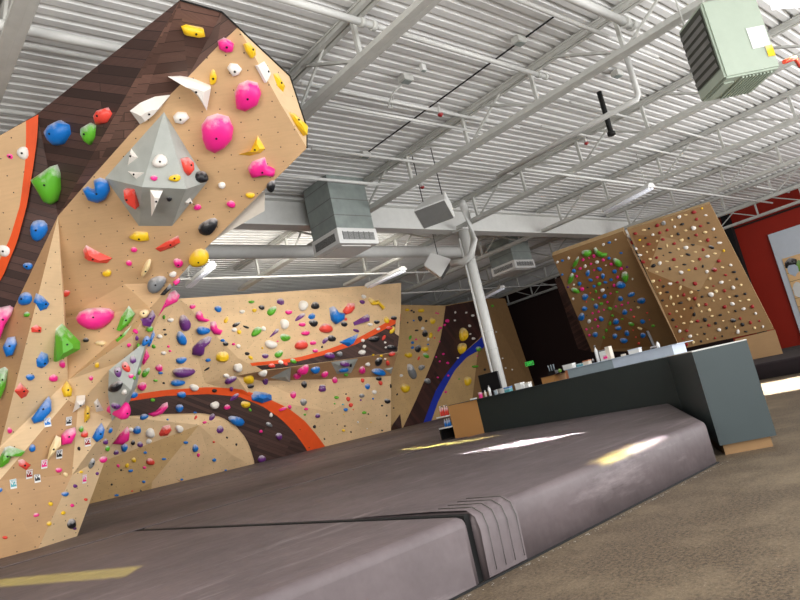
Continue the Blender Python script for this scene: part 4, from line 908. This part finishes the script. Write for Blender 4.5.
E_(BA, 550, 225, 8.889, '''g 325 245 42 28; g 600 330 50 25 32; g 668 455 32 45; g 230 330 18 50 28; g 185 475 20 58 22; g 225 580 38 20 28; w 475 173 14 13; b 527 155 15 10; b 632 248 14 9; w 582 130 10 7; w 165 293 13 13; b 110 315 13 10; w 65 330 14 13; b 108 440 12 9; b 213 405 20 15; b 335 425 20 28; b 440 390 28 14 25; b 470 452 20 22;
b 360 487 20 13 20; b 492 508 18 11; b 543 485 15 13; b 575 410 20 18; b 525 293 17 10; b 262 520 19 17; b 390 543 15 14; b 630 528 42 28; p 293 308 14 14; p 390 275 16 14; p 473 310 16 12; p 545 347 16 12; p 363 345 12 11; p 268 385 15 12; p 632 388 16 14; p 392 400 10 10; p 420 463 13 11; p 600 463 14 14; p 570 535 15 14;
p 238 453 12 11; p 285 568 20 18; p 347 293 8 8; w 418 327 18 15; w 312 365 16 15; w 467 577 20 16; w 497 357 9 6; g 437 522 18 17; v 685 373 12 10; w 733 480 10 9; k 335 553 12 8; k 513 558 8 7; v 160 552 12 8; w 212 530 9 9''')
P_(BA, 550, 225, 8.889, '''g b 388 205 410 198 430 230 470 248 510 250 505 270 470 284 430 272 400 245''')
E_(BA, 565, 285, 8.889, '''b 178 105 28 30 f; b 352 98 22 18; b 590 80 32 18 -20; b 492 122 22 26 f; b 678 140 35 30 f; b 532 238 22 26; p 505 177 13 11; p 560 158 11 10; p 452 190 10 9; p 585 220 11 9; c 650 197 14 9; b 690 323 24 17; r 730 247 10 6; r 612 283 11 10; b 172 208 24 20; b 275 188 20 26 f; b 145 285 28 36 f; b 322 298 25 18 30;
w 215 322 18 17; w 72 122 11 11; k 193 270 7 5; p 268 308 14 12; p 298 237 12 10; p 245 250 10 10; p 293 367 12 12; p 190 393 11 9; p 240 383 8 5; p 215 445 13 10; b 268 438 27 20; b 452 322 26 28; b 473 380 32 16 -8; b 442 452 25 20; b 550 425 22 24; b 522 490 38 18; b 692 445 28 20; g 398 208 22 14; g 422 270 15 10; g 400 340 13 19;
g 368 402 14 14; g 343 465 12 13; g 590 345 28 16 25; c 665 385 24 11 25; g 782 362 16 12; g 322 165 18 12; g 245 128 13 9; g 275 55 12 14; g 462 60 12 10; g 508 302 12 8; r 225 70 7 8; p 303 113 11 10; p 377 150 13 10; p 405 75 10 8; p 345 220 8 8; r 190 150 8 6; k 618 145 8 6; r 605 400 8 6; r 630 462 8 6; r 655 518 14 10; k 392 465 5 5; r 750 310 7 5''')
E_(BB, 625, 200, 8, '''d 82 268 19 11; d 258 203 16 16; e 308 185 20 18; d 338 240 15 11; d 278 262 14 14; w 222 277 14 10; d 305 315 18 11; d 393 348 16 12; d 190 352 17 13; d 57 340 16 13; w 33 285 18 15; w 88 390 12 12; w 118 440 17 10; d 145 495 19 13; d 253 460 14 12; k 280 388 20 8; k 425 272 14 12; k 457 193 17 11 -20; w 433 135 16 15;
w 397 215 12 11; d 550 97 20 15; d 573 153 14 13; d 605 208 14 11; w 645 122 14 8; k 668 184 14 7; w 548 225 20 20; d 570 280 14 13; c 640 258 20 10; w 708 233 13 13; d 662 320 17 15; k 692 377 24 14 30; w 755 342 20 10; k 727 298 9 7; d 625 397 15 12; w 487 380 20 17; k 510 305 10 10; c 485 243 14 8; c 453 320 18 12; k 543 358 18 8;
c 425 392 13 10; k 505 435 22 11 20; k 362 420 14 7; c 372 288 11 9; c 335 365 10 14; c 375 158 9 9; d 392 475 19 13; w 277 505 16 17; k 228 525 22 14 -35; k 360 550 12 13; w 448 578 20 14; k 475 515 20 7; c 540 490 16 8; d 598 472 14 14; w 660 450 18 13; d 565 547 15 12; k 623 530 9 14; d 750 487 17 14; d 715 558 22 18; c 718 428 15 9;
c 600 330 14 8; c 563 415 13 6; c 452 448 14 7; k 193 228 13 8; c 150 240 20 7; k 163 303 11 10; y 118 320 11 9; y 615 67 9 9; c 200 472 14 10; c 175 415 9 9; c 225 400 9 9; c 335 490 17 6; c 410 535 16 6; k 307 442 8 5; y 790 405 10 12; w 655 572 16 14; c 175 545 11 9; c 255 575 12 8; d 303 570 8 6; y 510 560 12 8; c 255 328 10 10; c 145 370 9 7;
c 785 540 8 8; c 485 120 16 5''')
E_(BB, 680, 260, 8, '''w 405 40 15 10; k 432 95 18 10; d 365 120 14 10; k 455 152 13 10; c 240 148 14 12; w 330 178 20 13; d 120 187 20 16; d 30 160 13 12; c 395 162 9 4; w 425 220 15 17; c 487 200 13 9; d 355 245 15 13; d 268 208 11 7; c 213 222 16 9; k 520 270 13 11; k 452 287 17 10; w 248 275 26 18; c 288 250 18 13; d 30 278 15 14; c 88 257 16 11;
d 118 308 16 15; c 70 312 14 14; k 177 293 12 10; k 148 243 12 7; d 207 355 15 12; c 148 360 13 13; c 393 297 11 8; c 322 312 9 7; w 418 350 20 14; c 480 328 13 6; c 547 318 14 9; d 578 372 18 14; w 508 390 17 12; w 605 427 12 11; d 357 375 18 15; c 235 400 14 13; k 90 383 12 9; c 172 412 10 8; k 113 435 14 15; c 255 448 15 8; k 322 440 16 9;
k 443 408 11 10; c 388 418 8 7; k 425 482 22 16; k 200 478 16 18; d 483 468 11 12; d 563 500 13 15; k 500 515 18 15; d 635 487 10 8; w 663 533 10 11; c 597 543 12 9; k 285 505 14 10; d 230 523 13 12; d 140 488 17 11; c 90 495 14 11; k 373 543 12 13; w 313 557 16 14; w 463 573 16 17; k 527 572 14 8; d 53 565 15 12; c 30 505 14 8; k 170 538 10 6;
k 197 590 12 8; c 345 487 9 6; c 440 535 8 10; c 267 325 9 8; k 12 340 12 8; c 33 393 10 8; c 335 58 12 8; d 310 8 18 10''')
E_(BB, 640, 280, 8, '''c 103 10 17 14; d 158 3 12 7; k 187 50 13 12; w 240 30 18 12; d 298 18 17 8; k 218 97 17 9; c 160 107 14 12; c 245 140 12 18 20; c 302 127 10 9; c 322 62 12 18 25; k 180 163 13 9; k 322 183 20 9; c 268 193 11 11; c 212 208 12 8; c 137 57 10 9; c 292 250 12 8; d 237 270 13 10; k 263 318 14 14; c 328 293 9 9; d 290 372 12 9;
w 317 408 14 13; w 400 450 17 14; d 343 470 10 6; d 372 517 15 14; k 488 490 12 9; c 427 500 13 12; d 600 465 11 8; k 658 450 8 8; c 540 473 9 6; c 457 437 10 7''')
CN = {'w': 'white', 'k': 'black', 'y': 'yellow', 'p': 'pink', 'r': 'red', 'b': 'blue', 'g': 'green', 'v': 'purple', 'c': 'cream', 'e': 'grey', 't': 'teal', 'd': 'dark red'}
def build_hold(bm, hd, anchor=None):
    c_, reg, px, st = hd
    mx = sum(p[0] for p in px)/len(px); my = sum(p[1] for p in px)/len(px)
    loc, n = hit(mx, my)
    if loc is None or (loc-EYE).length > 40:
        for dx, dy in ((-4, 2), (-8, 4), (-12, 6), (4, 4)):
            loc, n = hit(mx+dx, my+dy)
            if loc is not None: break
        if loc is None: return None
    vdir = (EYE-loc).normalized()
    nn = n.lerp(vdir, .4).normalized() if n.dot(vdir) < .6 else n
    if reg == TL_ and (mx > 138 or 150 < pxarea(px)):
        nn = n.lerp(vdir, .8).normalized(); loc = loc+vdir*.07
    pts = [onplane(x, y, loc, nn) for x, y in px]
    sink = .03
    if reg in (TW, TL_) and pxarea(px) > 60:
        need = 0
        for (x, y), p in zip(px, pts):
            l2, n2 = hit(x, y)
            if l2 is not None and (l2-EYE).length < 13: need = max(need, (p-EYE).length-(l2-EYE).length)
        if .02 < need < .6:
            loc = loc+vdir*(need*.9); pts = [onplane(x, y, loc, nn) for x, y in px]; sink = .03+need*.9
    c0 = sum(pts, Vector())/len(pts)
    wdt = min((max((p-c0).dot(a) for p in pts)-min((p-c0).dot(a) for p in pts)) for a in (nn.orthogonal().normalized(), nn.cross(nn.orthogonal()).normalized()))
    r = wdt/2; base = c0-nn*.03
    if (pts[1]-pts[0]).cross(pts[2]-pts[1]).dot(nn) < 0: pts = pts[::-1]; px = px[::-1]
    area_ = 0
    k = len(pts); rings = []
    if st == 'f':
        h = r*.6; prof = [(1, -sink), (1.0, .12*h), (.42, h)]
    elif st == 'b': h = r*.7; prof = [(1, -sink), (1, h*.3), (.86, h*.75), (.55, h), (.2, h*1.02)]
    elif st == 'o': h = r*.7; prof = [(1, -sink), (1, h*.4), (.8, h), (.55, h*.8), (.42, h*.15)]
    else: h = r*.85; prof = [(1, -sink), (.98, h*.3), (.86, h*.66), (.6, h*.93), (.28, h*1.03)]
    # slight lean of the faceted tip so that the wedge has a steep and a flat side
    rr = random.Random(int(mx*13+my*7)); tip = (pts[rr.randrange(k)]-c0)*(.22 if st == 'f' else .08)
    for s, hh in prof:
        t = max(0, hh)/max(h, 1e-6)
        rings.append([bm.verts.new(c0+(p-c0)*s+nn*hh+tip*t) for p in pts])
    for a_, b_ in zip(rings, rings[1:]):
        for i in range(k):
            f = bm.faces.new((a_[i], a_[(i+1) % k], b_[(i+1) % k], b_[i])); f.smooth = st != 'f'
    f = bm.faces.new(rings[-1]); f.smooth = st != 'f'
    return c0, nn, h, tip, r
def pxarea(px):
    return abs(sum(px[i][0]*px[(i+1) % len(px)][1]-px[(i+1) % len(px)][0]*px[i][1] for i in range(len(px))))/2
HOLDS = [h for h in HOLDS if pxarea(h[2]) > .5]
HOLDS.sort(key=lambda h: -pxarea(h[2]))
BIG = HOLDS[:300]; SMALL = HOLDS[300:]
def cen(h): return (sum(p[0] for p in h[2])/len(h[2]), sum(p[1] for p in h[2])/len(h[2]))
def sizew(h):
    a = pxarea(h[2]); return 'large' if a > 260 else 'medium' if a > 70 else 'small'
def shapew(h):
    xs = [p[0] for p in h[2]]; ys = [p[1] for p in h[2]]; a = pxarea(h[2])
    if h[3] == 'f': return 'angular'
    if h[3] == 'o': return 'ring shaped'
    cx_, cy_ = cen(h); sxx = sum((x-cx_)**2 for x in xs); syy = sum((y-cy_)**2 for y in ys); sxy = sum((x-cx_)*(y-cy_) for x, y in zip(xs, ys))
    d = math.sqrt((sxx-syy)**2/4+sxy*sxy); e1 = (sxx+syy)/2+d; e2 = max((sxx+syy)/2-d, 1e-6)
    return 'elongated' if e1/e2 > 3.2 else 'rounded'
from collections import defaultdict
cls = defaultdict(list)
for i, h in enumerate(BIG): cls[(CN[h[0]], h[1])].append(i)
ORD = ['', 'second', 'third', 'fourth', 'fifth', 'sixth', 'seventh', 'eighth', 'ninth', 'tenth', 'eleventh', 'twelfth', 'thirteenth', 'fourteenth', 'fifteenth', 'sixteenth', 'seventeenth', 'eighteenth', 'nineteenth', 'twentieth']
LAB = {}
def zone(hd):
    xs = [cen(g) for g in BIG if g[1] == hd[1]]; x0, y0 = cen(hd)
    fx = sum(1 for p in xs if p[0] < x0)/len(xs); fy = sum(1 for p in xs if p[1] < y0)/len(xs)
    v_ = 'upper' if fy < .34 else 'lower' if fy > .66 else 'middle'; u_ = 'left' if fx < .34 else 'right' if fx > .66 else 'centre'
    return (v_+' '+u_).replace('middle centre', 'centre')
def side(h, g):
    x0, y0 = cen(h); x1, y1 = cen(g); dx, dy = x0-x1, y0-y1
    if abs(dy) > abs(dx): return 'above' if dy < 0 else 'below'
    return 'left of' if dx < 0 else 'right of'
def short(r): return r.replace('training board', 'board')
base_l = {i: '%s %s %s climbing hold on %s' % (sizew(h), shapew(h), CN[h[0]], h[1]) for i, h in enumerate(BIG)}
zone_l = {i: '%s %s %s hold at %s of %s' % (sizew(h), shapew(h), CN[h[0]], zone(h), short(h[1])) for i, h in enumerate(BIG)}
def uniq(d):
    c_ = defaultdict(int)
    for v_ in d.values(): c_[v_] += 1
    return c_
bc_, zc_ = uniq(base_l), uniq(zone_l)
rel = {}
for i, h in enumerate(BIG):
    x0, y0 = cen(h)
    near = sorted((math.hypot(cen(g)[0]-x0, cen(g)[1]-y0), j) for j, g in enumerate(BIG) if j != i and g[1] == h[1] and g[0] != h[0])
    rel[i] = ['%s, %s a %s one' % (zone_l[i], side(h, BIG[j]), CN[BIG[j][0]]) for _, j in near[:3]]
used = set()
for i in range(len(BIG)):
    if bc_[base_l[i]] == 1: LAB[i] = base_l[i]
    elif zc_[zone_l[i]] == 1: LAB[i] = zone_l[i]
    else:
        peers = [j for j in range(len(BIG)) if zone_l[j] == zone_l[i]]
        pick = None
        for c_ in rel[i]:
            if c_ not in used and not any(c_ in rel[j][:1] for j in peers if j != i) and len(c_.split()) <= 16: pick = c_; break
        if pick is None:
            srt = sorted(peers, key=lambda q_: cen(BIG[q_])[0]); pick = '%s, %s from the left' % (zone_l[i], (['first']+ORD[1:])[srt.index(i)])
        LAB[i] = pick
    used.add(LAB[i])
for i, h in enumerate(BIG):
    bm = bmesh.new(); r_ = build_hold(bm, h)
    if r_ is None: bm.free(); continue
    c0, nn, hh, tip, rad = r_
    bm.transform(Matrix.Translation(-c0))
    me = bpy.data.meshes.new('climbing_hold'); bm.to_mesh(me); bm.free(); me.materials.append(MATS['hold_'+h[0]])
    o = bpy.data.objects.new('climbing_hold', me); C.objects.link(o); o.location = c0; o.matrix_world = Matrix.Translation(c0)
    tag(o, LAB[i], 'climbing hold', 'climbing holds on '+h[1])
    if pxarea(h[2]) > 45 and h[3] != 'o' and h[1] in (TW, TL_):
        bb = bmesh.new(); a1 = nn.orthogonal().normalized(); a2 = nn.cross(a1)
        q0 = c0+tip*.98+nn*(hh*(1.0 if h[3] == 'f' else 1.03)+.002); rb = .013
        lo_ = [bb.verts.new(q0+a1*math.cos(t*PI/5)*rb+a2*math.sin(t*PI/5)*rb) for t in range(10)]
        hi_ = [bb.verts.new(v_.co+nn*.006) for v_ in lo_]
        bb.faces.new(hi_)
        for t in range(10): bb.faces.new((lo_[t], lo_[(t+1) % 10], hi_[(t+1) % 10], hi_[t]))
        link('bolt', bb, 'black_rubber', o)
# the tiny rest: one mesh
bm = bmesh.new(); idx = {}
for h in SMALL:
    n0 = len(bm.faces)
    if build_hold(bm, h) is None: continue
    bm.faces.ensure_lookup_table()
    mi = idx.setdefault(h[0], len(idx))
    for f in bm.faces[n0:]: f.material_index = mi
tag(link('small_climbing_holds', bm, ['hold_'+k+'_plain' for k in idx]), 'scattering of tiny coloured climbing holds over the walls and training boards', 'climbing hold', None, 'stuff')
# route tags
def tag_card(x, y, txt, border, label, ang=18):
    loc, n = hit(x, y)
    if loc is None: return
    up_ = (Vector((0, 0, 1))-n*n.z).normalized(); rt_ = up_.cross(n)
    a = math.radians(0); wv, hv = .042, .062
    o = empty('route_tag', loc, label, 'tag', 'route grade tags on the tower base')
    def q_(bm, s, off, dz=0):
        bm.faces.new([bm.verts.new(loc+rt_*(i*wv*s)+up_*(j*hv*s+dz)+n*off) for i, j in ((-1, -1), (1, -1), (1, 1), (-1, 1))])
    quick('card', lambda bm: q_(bm, 1.0, .01), 'white_plastic', o)
    quick('colour_field', lambda bm: bm.faces.new([bm.verts.new(loc+rt_*(i*wv*.86)+up_*(j)+n*.013) for i, j in ((-1, -hv*.6), (1, -hv*.6), (1, hv*.92), (-1, hv*.92))]), border, o)
    cu = bpy.data.curves.new('grade', 'FONT'); cu.body = txt; cu.size = .07; cu.align_x = 'CENTER'; cu.align_y = 'CENTER'; cu.offset = .001
    f = bpy.data.objects.new('grade', cu); C.objects.link(f); me = bpy.data.meshes.new_from_object(f); bpy.data.objects.remove(f)
    me.materials.append(MATS['white_plastic'])
    g = bpy.data.objects.new('grade', me); C.objects.link(g); g.parent = o; g.matrix_parent_inverse = o.matrix_world.inverted()
    g.matrix_world = Matrix.Translation(loc+n*.018+up_*.012) @ Matrix((rt_, up_, n)).transposed().to_4x4()
for x, y, t_, bc_, s in ((13, 484, 'V2', 'hold_t', 'teal bordered route tag lowest on the tower base'), (29, 474, 'V3', 'hold_d', 'red bordered route tag below the red wedge'), (37, 478, 'V4', 'hold_k', 'black bordered route tag right of the red one'),
                         (44, 464, 'V3', 'hold_p', 'pink bordered route tag below the cream wedge'), (59, 454, 'V4', 'hold_k', 'black bordered route tag below the large pink hold'), (47.5, 422.5, 'V4', 'hold_b', 'blue bordered route tag under the blue hold'),
                         (68.5, 421, 'V5', 'hold_k', 'black bordered route tag left of the yellow angular hold'), (84, 479, 'V2', 'hold_p', 'pink bordered route tag on the pale corner panel, lower one'), (87.5, 442, 'V3', 'hold_d', 'red bordered route tag on the pale corner panel, upper one')):
    tag_card(x, y, t_, bc_, s)
# ================================================================== LIGHT
w = bpy.data.worlds.new('world'); sc.world = w; w.use_nodes = True
bg = w.node_tree.nodes['Background']; bg.inputs[0].default_value = (.93, .96, 1, 1); bg.inputs[1].default_value = 1.0
def area(name, loc, target, sx, sy_, power, color=(1, 1, 1), spread=180):
    l = bpy.data.lights.new(name, 'AREA'); l.shape = 'RECTANGLE'; l.size = sx; l.size_y = sy_; l.energy = power; l.color = color; l.spread = math.radians(spread)
    o = bpy.data.objects.new(name, l); C.objects.link(o); o.location = loc
    d = Vector(target)-Vector(loc); o.rotation_euler = d.to_track_quat('-Z', 'Y').to_euler(); return o
area('window_light', (3, -6, 2.6), (6, 8, 3.2), 16, 4, 480, (1, .98, .95))
area('window_light', (20, -5, 2.6), (16, 6, 3.5), 12, 4, 700, (1, 1, 1))
area('bounce_light', (15, -3.5, .4), (14, 1, 7), 18, 5, 2000, (1, 1, 1))  # added upward lamp, stands in for floor bounce on the ceiling
area('tower_fill', (-3, 2, 2.5), (3, 8, 4), 4, 3, 330, (1, .95, .88))  # added fill lamp, softens contrast on the tower
area('back_fill', (10, 13.5, 5.6), (10, 19.5, 2.5), 8, .6, 260, (1, .96, .88))  # added fill lamp behind the beam, aimed down at the back wall
# narrow lamps added out of view to throw the sun patches
def beam_light(name, patch, z, src, power, color, ex=1):
    pts = [onz(x, y, z) for x, y in patch]; c = sum(pts, Vector())/len(pts)
    return pts, c
def patch_light(name, c, long_dir, L, W, power, color, src):
    """parallel lamp whose beam lands as an L x W patch around c; src = offset from patch to lamp"""
    s = Vector(src); d = -s.normalized()
    lx = Vector((long_dir[0], long_dir[1], 0)).normalized(); 
    X = (lx - d*lx.dot(d)); kx = X.length; X.normalize(); Z = -d; Y = Z.cross(X)
    wv = Vector((-lx.y, lx.x, 0)); ky = abs(wv.dot(Y))
    l = bpy.data.lights.new(name, 'AREA'); l.shape = 'RECTANGLE'; l.size = L*kx; l.size_y = max(.02, W*ky); l.energy = power; l.color = color; l.spread = math.radians(.35)
    o = bpy.data.objects.new(name, l); C.objects.link(o); o.matrix_world = Matrix.Translation(Vector(c)+s) @ Matrix((X, Y, Z)).transposed().to_4x4()
    return o
S = Vector((.2, -1, .55))
patch_light('sun_patch', (6.45, 5.45, MT), (.1, 1), 1.15, .62, 40, (1, 1, 1), S*9)
patch_light('sun_patch', (5.1, 2.98, MT), (1, .1), .6, .2, 2.2, (1, 1, 1), S*7)
patch_light('sun_patch', (14.1, 5.1, 0), (1, .33), 3.4, 1.0, 160, (1, 1, 1), S*8)
patch_light('sun_patch', (8.3, 9.0, MT), (.2, 1), 3.0, .5, 26, (1, .92, .25), S*9)
patch_light('sun_patch', (4.75, 3.0, MT), (1, .1), .8, .2, 2.4, (1, .9, .25), S*7)
patch_light('sun_patch', (1.3, 6.4, MT), (-.25, 1), 2.6, .28, 5, (1, .93, .12), Vector((-.5, -1, .5))*9)
area('top_fill', (3, -1.5, 5.6), (4.5, 4, 0), 7, 3.5, 420, (.97, .98, 1))  # added lamp out of view, brightens the mat tops from above
